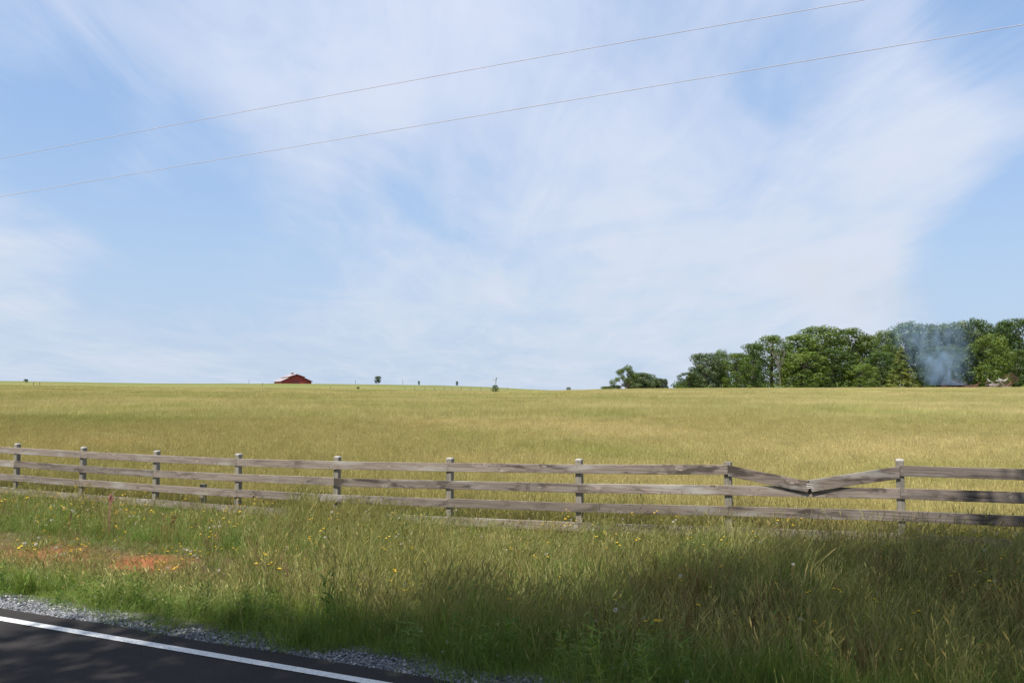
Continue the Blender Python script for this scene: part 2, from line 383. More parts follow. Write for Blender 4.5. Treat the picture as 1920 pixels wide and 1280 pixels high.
# road: crowned sheet with a real edge, painted line on it
def strip(name, s0, s1, t0, t1, z, thick, m, parent=None, step=0.5, ns=6, wob=0.0):
    ts = np.arange(t0, t1 + step, step); mb = MB(); vs = []
    for t in ts:
        for k in range(ns + 1):
            s = s0 + (s1 - s0) * k / ns
            if wob and k == ns: s += wob * (math.sin(t * 3.1) + math.sin(t * 7.7 + 1) * 0.6)
            x, y = xy_of(s, t); vs.append((x, y, z))
        x, y = xy_of(s1 + 0.03, t); vs.append((x, y, z - thick))
    n = ns + 2
    fs = [(i * n + k, i * n + k + 1, (i + 1) * n + k + 1, (i + 1) * n + k) for i in range(len(ts) - 1) for k in range(n - 1)]
    mb.add(vs, fs); return mb.build(name, m, parent)
def asphalt():
    m, t, o = mat('asphalt'); g = t.new('ShaderNodeNewGeometry')
    n = t.noise(g.outputs['Position'], 130, 3, 0.7); n2 = t.noise(g.outputs['Position'], 1.2, 4); n3 = t.noise(g.outputs['Position'], 420, 2)
    c = t.mix(t.ramp(n, 0.35, 0.72), (0.024, 0.022, 0.0215), (0.060, 0.053, 0.050))
    c = t.mix(t.ramp(n2, 0.4, 0.7, 0, 0.35), c, (0.058, 0.049, 0.045))
    principled(t, o, c, 0.9, t.math('ADD', n, n3), 0.12, 0.6, 0.008); return m
def paint():
    m, t, o = mat('white_road_paint'); g = t.new('ShaderNodeNewGeometry')
    n = t.noise(g.outputs['Position'], 60, 5, 0.7)
    c = t.mix(t.ramp(n, 0.30, 0.55), (0.42, 0.41, 0.39), (0.74, 0.73, 0.70)); c = t.mix(t.ramp(t.noise(g.outputs['Position'], 14, 6, 0.75), 0.55, 0.72, 0, 0.6), c, (0.25, 0.24, 0.23)); principled(t, o, c, 0.6, n, 0.3, 0.2, 0.003); return m
road = tag(strip('road', -7.1, 0.22, -60, 60, 0.0, 0.09, asphalt(), wob=0.012), kind='structure')
strip('edge_line', -0.033, 0.022, -60, 60, 0.004, 0.004, paint(), road, ns=1)

# ------------------------------------------------------------------ scatter (geometry nodes)
def scatter(name, pts, rot, scl, idx, protos, label, cat=None):
    col = bpy.data.collections.new(name + '_sources')
    for i, p in enumerate(protos):
        ob = bpy.data.objects.new('%s_source_%s' % (name, chr(97 + i)), p); col.objects.link(ob)
    me = bpy.data.meshes.new(name); me.from_pydata(np.asarray(pts, float).tolist(), [], [])
    a = me.attributes.new('rot', 'FLOAT_VECTOR', 'POINT'); a.data.foreach_set('vector', np.asarray(rot, np.float32).ravel())
    a = me.attributes.new('scl', 'FLOAT_VECTOR', 'POINT'); a.data.foreach_set('vector', np.asarray(scl, np.float32).ravel())
    a = me.attributes.new('idx', 'INT', 'POINT'); a.data.foreach_set('value', np.asarray(idx, np.int32))
    o = bpy.data.objects.new(name, me); COL.objects.link(o)
    ng = bpy.data.node_groups.new(name + '_nodes', 'GeometryNodeTree')
    ng.interface.new_socket('Geometry', in_out='INPUT', socket_type='NodeSocketGeometry')
    ng.interface.new_socket('Geometry', in_out='OUTPUT', socket_type='NodeSocketGeometry')
    n = NT(ng); gi = n.new('NodeGroupInput'); go = n.new('NodeGroupOutput')
    ci = n.new('GeometryNodeCollectionInfo'); ci.inputs['Collection'].default_value = col
    ci.inputs['Separate Children'].default_value = True; ci.inputs['Reset Children'].default_value = True
    ip = n.new('GeometryNodeInstanceOnPoints'); ip.inputs['Pick Instance'].default_value = True
    def na(nm, ty):
        q = n.new('GeometryNodeInputNamedAttribute', data_type=ty); q.inputs['Name'].default_value = nm; return q.outputs['Attribute']
    er = n.new('FunctionNodeEulerToRotation'); n.l.new(na('rot', 'FLOAT_VECTOR'), er.inputs[0])
    n.l.new(gi.outputs[0], ip.inputs['Points']); n.l.new(ci.outputs[0], ip.inputs['Instance'])
    n.l.new(na('idx', 'INT'), ip.inputs['Instance Index']); n.l.new(er.outputs[0], ip.inputs['Rotation'])
    n.l.new(na('scl', 'FLOAT_VECTOR'), ip.inputs['Scale']); n.l.new(ip.outputs[0], go.inputs[0])
    md = o.modifiers.new('scatter', 'NODES'); md.node_group = ng
    return tag(o, label, cat, kind='stuff')

def blades(mb, n, rad, h, w, lean, pal, tip=None, segs=3, curve=2.0, bias=None, tipw=0.0):
    """n grass blades rooted in a disc; pal / tip are lists of colours"""
    for _ in range(n):
        r = rad * math.sqrt(random.random()); a = random.uniform(0, 6.283); x0, y0 = r * math.cos(a), r * math.sin(a)
        H = random.uniform(*h); L = H * random.uniform(*lean); ph = random.uniform(0, 6.283)
        if bias is not None: ph = bias + random.gauss(0, 0.8)
        dx, dy = math.cos(ph), math.sin(ph); ps = random.uniform(0, 6.283); wx, wy = math.cos(ps), math.sin(ps)
        W = random.uniform(*w) * 0.5; c0 = np.array(random.choice(pal)) * random.uniform(0.8, 1.2)
        c1 = np.array(random.choice(tip)) * random.uniform(0.85, 1.15) if tip else c0
        vs, cs = [], []
        for k in range(segs):
            u = k / segs; q = L * u ** curve; z = H * u * (1 - 0.18 * (L / H) * u); ww = W * (1 - (1 - tipw) * u ** 1.6)
            vs += [(x0 + dx * q - wx * ww, y0 + dy * q - wy * ww, z), (x0 + dx * q + wx * ww, y0 + dy * q + wy * ww, z)]
            cc = c0 * (1 - u) + c1 * u; cs += [cc, cc]
        vs.append((x0 + dx * L, y0 + dy * L, H * (1 - 0.18 * L / H))); cs.append(c1)
        fs = [(2 * k, 2 * k + 1, 2 * k + 3, 2 * k + 2) for k in range(segs - 1)] + [(2 * segs - 2, 2 * segs - 1, 2 * segs)]
        mb.add(vs, fs, cs)
def stems(mb, n, rad, h, w, lean, pal, headpal, headlen, headw, bias=None, loose=0):
    """flowering stems with a seed head near the tip"""
    for _ in range(n):
        r = rad * math.sqrt(random.random()); a = random.uniform(0, 6.283); x0, y0 = r * math.cos(a), r * math.sin(a)
        H = random.uniform(*h); L = H * random.uniform(*lean); ph = random.uniform(0, 6.283) if bias is None else bias + random.gauss(0, 0.7)
        dx, dy = math.cos(ph), math.sin(ph); ps = random.uniform(0, 6.283); wx, wy = math.cos(ps), math.sin(ps); W = w * 0.5
        c = np.array(random.choice(pal)) * random.uniform(0.85, 1.15); hc = np.array(random.choice(headpal)) * random.uniform(0.8, 1.2)
        P = lambda u: (x0 + dx * L * u ** 2.2, y0 + dy * L * u ** 2.2, H * u * (1 - 0.15 * L / H * u))
        us = (0, 0.4, 0.75, 1.0); vs = []
        for u in us:
            p = P(u); vs += [(p[0] - wx * W, p[1] - wy * W, p[2]), (p[0] + wx * W, p[1] + wy * W, p[2])]
        mb.add(vs, [(2 * k, 2 * k + 1, 2 * k + 3, 2 * k + 2) for k in range(3)], c)
        hl = random.uniform(*headlen) / H; hw = random.uniform(*headw) * 0.5
        if loose:
            for q in range(loose):
                u = 1 - hl * random.random(); p = P(u); sp = hw * 4 * (1 - u + 0.25 * hl) / hl * 0.8
                cx, cy, cz = p[0] + random.uniform(-sp, sp), p[1] + random.uniform(-sp, sp), p[2] + random.uniform(-0.01, 0.015)
                b = random.uniform(0, 6.28); ex, ey = math.cos(b) * hw * 0.8, math.sin(b) * hw * 0.8
                mb.add([(cx - ex, cy - ey, cz), (cx + ex * 0.3, cy + ey * 0.3, cz - hw), (cx + ex, cy + ey, cz + hw * 0.6), (cx, cy, cz + hw * 1.6)], [(0, 1, 2, 3)], hc * random.uniform(0.8, 1.2))
        else:
            p0, p1, p2 = P(1 - hl), P(1 - hl * 0.45), P(1.0)
            p2 = (p2[0] + dx * 0.01, p2[1] + dy * 0.01, p2[2] + 0.012)
            for b in (ps, ps + 1.57):
                ex, ey = math.cos(b) * hw, math.sin(b) * hw
                mb.add([p0, (p1[0] + ex, p1[1] + ey, p1[2]), p2, (p1[0] - ex, p1[1] - ey, p1[2])], [(0, 1, 2, 3)], hc)

GREEN = [(0.140, 0.225, 0.036), (0.185, 0.260, 0.044), (0.100, 0.170, 0.029), (0.205, 0.255, 0.054)]
OLIVE = [(0.19, 0.195, 0.045), (0.235, 0.225, 0.056), (0.155, 0.17, 0.037), (0.27, 0.248, 0.07)]
STRAW = [(0.43, 0.385, 0.148), (0.51, 0.455, 0.20), (0.375, 0.335, 0.12), (0.44, 0.37, 0.145)]
VOLIVE = [(0.185, 0.240, 0.046), (0.22, 0.265, 0.055), (0.15, 0.205, 0.039), (0.25, 0.27, 0.068)]
VSTRAW = [(0.33, 0.33, 0.12), (0.42, 0.39, 0.17), (0.27, 0.275, 0.09), (0.36, 0.31, 0.13)]
RED = [(0.18, 0.095, 0.05), (0.23, 0.13, 0.06), (0.15, 0.085, 0.045)]
DRY = [(0.34, 0.24, 0.12), (0.26, 0.17, 0.09), (0.42, 0.33, 0.18)]

def P_hay_near(k):
    mb = MB(); b = 0.6
    blades(mb, 60, 0.26, (0.22, 0.46), (0.003, 0.0055), (0.15, 0.55), OLIVE, OLIVE + STRAW[:2], bias=b)
    stems(mb, 32, 0.26, (0.42, 0.62), 0.0025, (0.08, 0.35), STRAW, STRAW, (0.05, 0.09), (0.0045, 0.008), bias=b)
    stems(mb, 3, 0.26, (0.45, 0.66), 0.003, (0.05, 0.3), STRAW, DRY, (0.08, 0.12), (0.007, 0.012), loose=6)
    return mb.mesh('hay_clump')
def P_hay_mid(k):
    mb = MB(); b = 0.6
    blades(mb, 80, 0.55, (0.25, 0.45), (0.010, 0.016), (0.1, 0.45), OLIVE, OLIVE + STRAW, segs=2, bias=b)
    blades(mb, 70, 0.55, (0.40, 0.66), (0.007, 0.012), (0.08, 0.35), OLIVE + STRAW, STRAW, segs=2, bias=b, tipw=0.8)
    return mb.mesh('hay_patch')
def P_hay_far(k):
    mb = MB(); b = 0.6
    blades(mb, 90, 1.3, (0.25, 0.45), (0.03, 0.05), (0.1, 0.4), OLIVE, OLIVE + STRAW, segs=2, bias=b)
    blades(mb, 100, 1.3, (0.36, 0.62), (0.02, 0.04), (0.05, 0.3), OLIVE + STRAW * 2, STRAW, segs=2, bias=b, tipw=0.6)
    return mb.mesh('hay_swath')
def with_mat(ms, m):
    for q in ms: q.materials.append(m)
    return ms
def frustum_pts(n, y0, y1, margin=1.06):
    u = (RNG.random(n * 2) * 2 - 1) * 0.62 * margin; Y = np.sqrt(y0 ** 2 + RNG.random(n * 2) * (y1 ** 2 - y0 ** 2))
    return u[:n] * Y[:n], Y[:n]
def put(name, X, Y, protos, smin, smax, label, tilt=0.08, idx=None, sink=0.0, hscale=None):
    n = len(X); Z = ground(X, Y) - sink
    rot = np.stack([RNG.normal(0, tilt, n), RNG.normal(0, tilt, n), RNG.normal(0, 0.9, n)], 1)
    sc = RNG.uniform(smin, smax, n); hs = np.ones(n) if hscale is None else hscale
    scl = np.stack([sc, sc, sc * hs], 1)
    if idx is None: idx = RNG.integers(0, len(protos), n)
    return scatter(name, np.stack([X, Y, Z], 1), rot, scl, idx, protos, label)

# the hay meadow beyond the fence
def undul(X, Y): return 0.5 + 0.5 * np.sin(X * 0.11 + 2 * np.sin(Y * 0.05)) * np.sin(Y * 0.13 + 1.5 * np.sin(X * 0.07))
X, Y = frustum_pts(36000, 9.5, 46, 1.35); s, t = st_of(X, Y); k = s > 8.82; X, Y = X[k], Y[k]
put('meadow_grass', X, Y, with_mat([P_hay_near(i) for i in range(6)], M_HAY), 0.8, 1.15, 'tall ripening hay grass close behind the board fence', hscale=0.85 + 0.3 * undul(X, Y))
X, Y = frustum_pts(31000, 44, 112, 1.22)
put('meadow_grass', X, Y, with_mat([P_hay_mid(i) for i in range(5)], M_HAY), 0.85, 1.2, 'straw coloured hay grass across the middle of the field', hscale=0.85 + 0.3 * undul(X, Y))
X, Y = frustum_pts(27500, 108, 226, 1.16); col = 960 + F_PX * X / Y
k = Y < np.interp(col, [-200, 900, 1060, 1250, 1500, 2100], [199, 199, 206, 222, 224, 224]); X, Y = X[k], Y[k]
put('meadow_grass', X, Y, with_mat([P_hay_far(i) for i in range(4)], M_HAY), 0.8, 1.15, 'pale hay grass far up the field towards the skyline', tilt=0.04)

# ------------------------------------------------------------------ verge
def P_short(k):
    mb = MB(); blades(mb, 70, 0.17, (0.04, 0.13), (0.0022, 0.0045), (0.3, 0.9), GREEN, None, segs=2); return mb.mesh('short_turf')
def P_green(k):
    mb = MB(); blades(mb, 50, 0.16, (0.12, 0.34), (0.0022, 0.005), (0.15, 0.8), GREEN, GREEN + VOLIVE[:2]); stems(mb, 3, 0.15, (0.25, 0.45), 0.003, (0.05, 0.3), VOLIVE, VSTRAW, (0.04, 0.08), (0.006, 0.011))
    return mb.mesh('green_clump')
def P_tall(k):
    mb = MB(); b = 0.3 * k
    blades(mb, 40, 0.15, (0.2, 0.5), (0.0022, 0.0045), (0.08, 0.55), GREEN + VOLIVE[:2], VOLIVE)
    stems(mb, 7, 0.15, (0.42, 0.72), 0.0025, (0.04, 0.35), VOLIVE + VSTRAW, VSTRAW, (0.06, 0.11), (0.006, 0.011), bias=b)
    stems(mb, 3, 0.15, (0.45, 0.75), 0.003, (0.1, 0.4), VSTRAW, VSTRAW + DRY, (0.09, 0.16), (0.008, 0.013), bias=b, loose=9)
    return mb.mesh('tall_clump')
def P_fescue(k):
    mb = MB(); b = -0.5
    blades(mb, 34, 0.13, (0.25, 0.55), (0.0022, 0.0045), (0.15, 0.6), GREEN + VOLIVE, VOLIVE, bias=b)
    stems(mb, 10, 0.13, (0.5, 0.85), 0.0028, (0.12, 0.45), VSTRAW, VSTRAW, (0.08, 0.15), (0.006, 0.011), bias=b)
    return mb.mesh('fescue_clump')
def P_red(k):
    mb = MB(); blades(mb, 18, 0.15, (0.15, 0.35), (0.003, 0.005), (0.2, 0.7), GREEN + VOLIVE, DRY + VOLIVE)
    stems(mb, 8, 0.15, (0.35, 0.66), 0.003, (0.05, 0.3), RED + DRY, RED + DRY, (0.12, 0.22), (0.007, 0.012), loose=12)
    return mb.mesh('sorrel_clump')
def P_dry(k):
    mb = MB(); blades(mb, 34, 0.15, (0.08, 0.24), (0.0022, 0.0045), (0.3, 1.1), DRY, DRY + VSTRAW[:1]); blades(mb, 8, 0.15, (0.08, 0.24), (0.003, 0.005), (0.3, 0.8), GREEN); return mb.mesh('dry_clump')
def P_dock(k):
    mb = MB(); blades(mb, 7, 0.05, (0.10, 0.22), (0.025, 0.045), (0.5, 1.0), GREEN, RED[:1] + GREEN)
    stems(mb, 3, 0.05, (0.32, 0.52), 0.005, (0.02, 0.25), RED, RED, (0.16, 0.26), (0.010, 0.015), loose=40); return mb.mesh('dock_weed')
def P_weed(k):
    mb = MB()
    for q in range(5):
        h0 = random.uniform(0.25, 0.5); x0, y0 = random.uniform(-.07, .07), random.uniform(-.07, .07); m2 = MB()
        blades(m2, 1, 0.0, (h0, h0), (0.004, 0.005), (0, 0.15), GREEN, None, tipw=0.8)
        for l in range(9):
            z = h0 * (0.15 + 0.85 * l / 8); m3 = MB(); blades(m3, 1, 0.0, (0.03, 0.06), (0.014, 0.022), (1.2, 2.2), GREEN, None, segs=2); m2.add([(a, b_, c + z) for a, b_, c in m3.v], m3.f, m3.c)
        mb.add([(a + x0, b_ + y0, c) for a, b_, c in m2.v], m2.f, m2.c)
    return mb.mesh('leafy_weed')
def P_pale(k):
    mb = MB(); stems(mb, 12, 0.16, (0.4, 0.72), 0.0025, (0.05, 0.5), VSTRAW, STRAW, (0.05, 0.10), (0.009, 0.014)); blades(mb, 14, 0.14, (0.15, 0.4), (0.0025, 0.005), (0.1, 0.7), GREEN, VOLIVE); return mb.mesh('pale_seedheads')
VP = with_mat([P_short(0), P_short(1), P_green(0), P_green(1), P_green(2), P_tall(0), P_tall(1), P_tall(2), P_fescue(0), P_fescue(1), P_red(0), P_red(1), P_dry(0), P_dry(1), P_dock(0), P_weed(0), P_weed(1), P_pale(0), P_pale(1)], M_VERGE)
def vnoise(s, t, f, ph): return 0.5 + 0.25 * (np.sin(f * s + ph) * np.sin(f * 1.3 * t + 2 * ph) + np.sin(f * 2.1 * t - f * s * 1.4 + ph * 3)) + 0.12 * np.sin(5 * f * t + 3 * f * s)
def gravel_edge(t): return 0.43 + 0.12 * smooth01(t, 2.5, 6) + 0.09 * np.sin(2.1 * t + 0.5) + 0.08 * np.sin(5.3 * t) + 0.05 * np.sin(13 * t)
N = 47000
X, Y = frustum_pts(N, 3.9, 22, 1.55); s, t = st_of(X, Y)
edge = gravel_edge(t); col = 960 + F_PX * X / Y
k = (s > edge - 0.2 * RNG.random(N) ** 2) & (s < 9.3) & (RNG.random(N) > clay(s, t) * 1.3) & (RNG.random(N) < np.clip(8.5 / Y, 0.6, 1))
X, Y, s, t, edge, col = X[k], Y[k], s[k], t[k], edge[k], col[k]
r = RNG.random(len(X)); r2 = RNG.random(len(X)); idx = np.zeros(len(X), int); hs = np.ones(len(X))
left = 1 - smooth01(col, 380, 620); right = smooth01(col, 900, 1250); nz = vnoise(s, t, 1.3, 0.7); nz2 = vnoise(s, t, 0.9, 2.9); nz3 = vnoise(s, t, 2.6, 4.1)
d = s - edge
for i in range(len(X)):
    e = d[i] + 0.5 * (nz[i] - 0.5)
    if e < 0.5: idx[i] = random.choice((0, 1, 0, 1, 2, 15 if r[i] < 0.35 else 1)); hs[i] = (0.55 + 0.5 * r2[i]) * (0.5 + 1.0 * nz3[i])
    elif e < 1.2: idx[i] = random.choice((0, 2, 3, 4, 3, 2, 17, 16 if r[i] < 0.3 else 4)); hs[i] = (0.6 + 0.4 * r2[i]) * (0.5 + 1.0 * nz3[i])
    else:
        p = r[i]
        if r2[i] < left[i]:
            near_clay = abs(s[i] - 4.05) < 0.75
            if near_clay: idx[i] = random.choice((12, 13, 12, 10, 2, 0)); hs[i] = 0.7
            elif p < 0.62: idx[i] = random.choice((2, 3, 4)); hs[i] = 0.9
            elif p < 0.76: idx[i] = random.choice((5, 6)); hs[i] = 0.7
            else: idx[i] = random.choice((12, 10, 0, 1))
        elif r2[i] < left[i] + right[i]:
            if nz2[i] > 0.56: idx[i] = random.choice((10, 11, 10, 5, 2)) if p < 0.7 else random.choice((5, 3))
            else: idx[i] = random.choice((2, 3, 4, 5, 6, 7, 8)) if p < 0.92 else 9
            hs[i] = 0.85
        else:
            idx[i] = random.choice((8, 9, 8, 5, 6, 7, 3, 4)) if nz2[i] > 0.5 else random.choice((2, 3, 4, 5, 6, 7, 10))
            hs[i] = 0.9
        if s[i] > 5.8: hs[i] *= 0.70 + 0.18 * (col[i] > 1300) - 0.03 * (740 < col[i] < 1300)
        else: hs[i] *= 0.90
        if s[i] > 6.2 and 540 < col[i] < 740 and r[i] < 0.7: idx[i] = random.choice((8, 9)); hs[i] = 0.82
        q = random.random()
        if abs(s[i] - 4.05) < 0.8 and col[i] < 480: q = 1.0
        if q < 0.006 + 0.018 * (nz2[i] > 0.6) and s[i] < 6: idx[i] = 14
        elif q < 0.07: idx[i] = random.choice((15, 16)); hs[i] *= 0.75
        elif q < 0.09 + 0.2 * (nz3[i] > 0.62): idx[i] = random.choice((17, 18))
        hs[i] *= 0.72 + 0.6 * nz3[i]
    if col[i] < 470 and s[i] < 4.5: hs[i] *= 0.62
    elif col[i] < 470 and s[i] < 5.8: hs[i] *= 0.85
put('verge_grass', X, Y, VP, 0.75, 1.15, 'mixed wild grasses growing on the road verge in front of the fence', tilt=0.1, idx=idx, hscale=hs)

# flowers and clover heads
def P_yellow(k):
    mb = MB(); h = 0.45
    blades(mb, 1, 0.01, (h, h), (0.003, 0.004), (0.05, 0.2), [(0.10, 0.15, 0.04)], tipw=1.0)
    for q in range(2 if k else 1):
        cx, cy, cz = (random.uniform(-.04, .04) * q, random.uniform(-.04, .04) * q, h + q * 0.03); n = 9; R0 = 0.0165
        vs = [(cx, cy, cz + 0.002)]
        for i in range(n): a = i / n * 6.283; rr = R0 * random.uniform(0.85, 1.1); vs.append((cx + rr * math.cos(a), cy + rr * math.sin(a), cz + 0.008 + random.uniform(-.003, .003)))
        mb.add(vs, [(0, i + 1, (i + 1) % n + 1) for i in range(n)], (0.66, 0.43, 0.03))
        mb.add([(cx - .006, cy, cz - .012), (cx, cy + .006, cz - .012), (cx + .006, cy, cz - .012), (cx, cy - .006, cz - .012), (cx, cy, cz + .004)], [(0, 1, 4), (1, 2, 4), (2, 3, 4), (3, 0, 4)], (0.12, 0.15, 0.05))
    return mb.mesh('yellow_flower')
def P_puff(k, h=0.46, rad=0.016, c=(0.55, 0.50, 0.45)):
    mb = MB(); blades(mb, 1, 0.01, (h, h), (0.003, 0.004), (0.0, 0.1), [(0.16, 0.14, 0.06)], tipw=1.0)
    for i in range(26):
        v = Vector((random.gauss(0, 1), random.gauss(0, 1), random.gauss(0, 1))).normalized() * rad; q = v.orthogonal().normalized() * rad * 0.3
        b = Vector((0, 0, h)); mb.add([b + v * 0.2, b + v + q, b + v - q], [(0, 1, 2)], c)
    return mb.mesh('seed_puff')
FP = with_mat([P_yellow(0), P_yellow(1), P_puff(0), P_puff(1, 0.1, 0.013, (0.62, 0.56, 0.52))], M_FLOWER)
X, Y = frustum_pts(13000, 4.2, 19, 1.5); s, t = st_of(X, Y); col = 960 + F_PX * X / Y; q = vnoise(s, t, 1.9, 1.2); r = RNG.random(len(X))
dens = 0.05 + 0.30 * (q > 0.62) + 0.25 * smooth01(q, 0.5, 0.75) * ((s > 2.9) & (s < 5.3)) * (col < 700)
k = (s > gravel_edge(t) + 0.9) & (s < 8.8) & (r < dens); X1, Y1 = X[k], Y[k]; i1 = RNG.choice([0, 0, 1, 1, 2], len(X1))
k2 = (s > gravel_edge(t) + 0.25) & (s < gravel_edge(t) + 1.3) & (r < 0.3 * (q > 0.58)); X2, Y2 = X[k2], Y[k2]
X = np.concatenate([X1, X2]); Y = np.concatenate([Y1, Y2]); idx = np.concatenate([i1, np.full(len(X2), 3)])
put('wildflowers', X, Y, FP, 0.72, 1.12, 'yellow and whitish wildflowers dotted through the verge grass', tilt=0.15, idx=idx)

# gravel shoulder
def P_stone(k):
    bm = bmesh.new(); bmesh.ops.create_icosphere(bm, subdivisions=1, radius=1.0)
    st = (random.uniform(0.8, 1.3), random.uniform(0.6, 1.0), random.uniform(0.45, 0.75)); rough = 0.28
    for v in bm.verts:
        v.co *= 1 + random.uniform(-rough, rough); v.co = Vector((v.co.x * st[0], v.co.y * st[1], v.co.z * st[2]))
    me = bpy.data.meshes.new('stone'); bm.to_mesh(me); bm.free(); return me
def stone_mat():
    m, t, o = mat('grey_limestone'); oi = t.new('ShaderNodeObjectInfo'); g = t.new('ShaderNodeNewGeometry')
    c = t.mix(t.ramp(oi.outputs['Random'], 0.0, 0.86, smooth=False), (0.09, 0.095, 0.105), (0.26, 0.265, 0.28))
    c = t.mix(t.ramp(oi.outputs['Random'], 0.90, 0.93), c, (0.46, 0.45, 0.44))
    principled(t, o, c, 0.8, t.noise(g.outputs['Position'], 90, 3), 0.25, 0.4, 0.004); return m
SP = with_mat([P_stone(i) for i in range(6)], stone_mat())
n = 42000; t = RNG.uniform(-7, 13, n); s = 0.20 + np.abs(RNG.normal(0, 0.24, n)); k = (s < gravel_edge(t) + 0.22) ; s, t = s[k], t[k]
X, Y = xy_of(s, t); n = len(X); sc = RNG.uniform(0.004, 0.014, n) * np.where(RNG.random(n) < 0.06, 1.5, 1)
Z = ground(X, Y) + sc * 0.25 + RNG.uniform(0, 0.015, n) * (s < 0.55)
scatter('gravel', np.stack([X, Y, Z], 1), RNG.uniform(-0.6, 0.6, (n, 3)) * np.array((1, 1, 5)), np.repeat(sc[:, None], 3, 1), RNG.integers(0, 6, n), SP, 'loose grey crushed stone along the asphalt edge')

# distinct tufts at the gravel edge, each a plant of its own
def tuft(x, row, h, n, label, dry=0.1, spread=0.9):
    Y0 = CAM_Z * F_PX / (row - HROW) * 1.03; p = on_ground(x, Y0); mb = MB()
    blades(mb, n, 0.09, (h * 0.5, h), (0.005, 0.009), (0.3, spread), GREEN, GREEN + OLIVE[:1]); blades(mb, int(n * dry), 0.1, (h * 0.4, h * 0.9), (0.004, 0.007), (0.3, 1.0), STRAW)
    o = mb.build('grass_tuft', M_VERGE); o.location = p
    tag(o, label, 'grass tuft', 'grass tufts along the gravel edge')
tuft(578, 1205, 0.30, 110, 'leafy green grass tuft sprouting over the gravel, nearest the white road line', 0.05)
tuft(62, 1098, 0.34, 110, 'bright green grass tuft at the far left end of the gravel')
tuft(745, 1165, 0.36, 150, 'broad dark grass tussock behind the gravel left of centre', 0.25, 1.2)
tuft(1245, 1265, 0.30, 120, 'light green grass tuft low at the bottom edge right of centre', 0.05, 1.1)
tuft(460, 1160, 0.26, 110, 'low dark green tuft just behind the gravel, left of the overhanging tuft', 0.05)

# ------------------------------------------------------------------ the board fence
FZ = math.atan2(D2[1], D2[0]) + math.pi      # local +x runs to the right of the picture, along the fence; local -y towards the road
FX = Vector((-D2[0], -D2[1], 0)); FN = Vector((N2[0], N2[1], 0))
fo = xy_of(FENCE_S, 0); FORG = Vector((fo[0], fo[1], 0))
fence = empty('board_fence', FORG, 'long weathered grey four-board wooden fence with one broken rail along the verge', 'fence', rz=FZ)
def make_post(t, top, capped=True, lean=0.0):
    hw = 0.052; z0 = float(fence_ground(t)) - 0.3; zt = top + (0.055 if capped else 0.035); H = zt - z0
    mb = MB(); b = 0.007; prof = [(-hw + b, -hw), (hw - b, -hw), (hw, -hw + b), (hw, hw - b), (hw - b, hw), (-hw + b, hw), (-hw, hw - b), (-hw, -hw + b)]
    zz = [0, H * 0.5, H]; vs = [(x + random.uniform(-.002, .002), y, z) for z in zz for (x, y) in prof]
    fs = [(i * 8 + k, i * 8 + (k + 1) % 8, (i + 1) * 8 + (k + 1) % 8, (i + 1) * 8 + k) for i in range(2) for k in range(8)] + [tuple(range(16, 24))]
    mb.add(vs, fs); p = mb.build('post', M_POST, fence); p.location = (-t, 0, z0); p.rotation_euler = (lean, random.uniform(-.012, .012), random.uniform(-.05, .05))
    if capped:
        c = MB(); rings = []
        for (k_, z) in ((1.03, 0.0), (1.04, 0.014), (0.94, 0.026), (0.6, 0.033), (0.2, 0.035)): rings.append([(x * k_, y * k_, z) for (x, y) in prof])
        fs = [(i * 8 + k, i * 8 + (k + 1) % 8, (i + 1) * 8 + (k + 1) % 8, (i + 1) * 8 + k) for i in range(4) for k in range(8)] + [tuple(range(32, 40))]
        c.add([q for rg in rings for q in rg], fs); o = c.build('post_top', M_POSTTOP, p); o.location = (0, 0, H + 0.001)
    return p
BW, BT = 0.148, 0.026
def make_board(ta, za, tb, zb, name='board', m=None, y=None, jag=None, twist=0.0, sag=0.0, tm=None, zm=None, BW=0.148):
    """one plank from (ta, za) on the left to (tb, zb) on the right; z is the upper edge"""
    ys = y if y is not None else -0.052 - BT * 0.5 - 0.002
    n = 14; L = ta - tb; mb = MB(); vs = []; hb, ht_ = BT * 0.5, BW * 0.5; bv = 0.004
    prof = [(-hb, -ht_ + bv), (-hb, ht_ - bv), (-hb + bv, ht_), (hb - bv, ht_), (hb, ht_ - bv), (hb, -ht_ + bv), (hb - bv, -ht_), (-hb + bv, -ht_)]
    ph = random.uniform(0, 6.28); ph2 = random.uniform(0, 6.28)
    for i in range(n + 1):
        u = i / n; x = (u - 0.5) * L; zl = za + (zb - za) * u
        if tm is not None:
            um = (ta - tm) / L; zl = za + (zm - za) * u / um if u < um else zm + (zb - zm) * (u - um) / (1 - um)
        zl -= sag * 4 * u * (1 - u); zl -= BW * 0.5
        zl += 0.004 * math.sin(3 * u + ph) ; yw = 0.004 * math.sin(4.1 * u + ph2) * math.sin(math.pi * u)
        wv = 1 + 0.02 * math.sin(9 * u + ph)
        for k, (py, pz) in enumerate(prof):
            xx = x
            if jag and ((jag > 0 and i == n) or (jag < 0 and i == 0)): xx += abs(jag) * random.uniform(-0.4, 0.4) + jag * 0.5 * (pz / ht_) * (1 if jag > 0 else 1)
            vs.append((xx, py + yw + twist * (pz / ht_) * u, pz * wv + zl - (za + zb) * 0.5))
    fs = [(i * 8 + k, (i + 1) * 8 + k, (i + 1) * 8 + (k + 1) % 8, i * 8 + (k + 1) % 8) for i in range(n) for k in range(8)] + [tuple(range(0, 8)), tuple(n * 8 + k for k in range(7, -1, -1))]
    mb.add(vs, fs); o = mb.build(name, m or M_BOARD, fence); o.location = (-(ta + tb) * 0.5, ys, (za + zb) * 0.5); return o
PX = [-2 + i for i in range(len(POSTS))]        # post numbers, 0 = leftmost post in view
for i, (t, z) in zip(PX, POSTS): make_post(t, z, capped=(i != 7), lean=random.uniform(-0.01, 0.01))
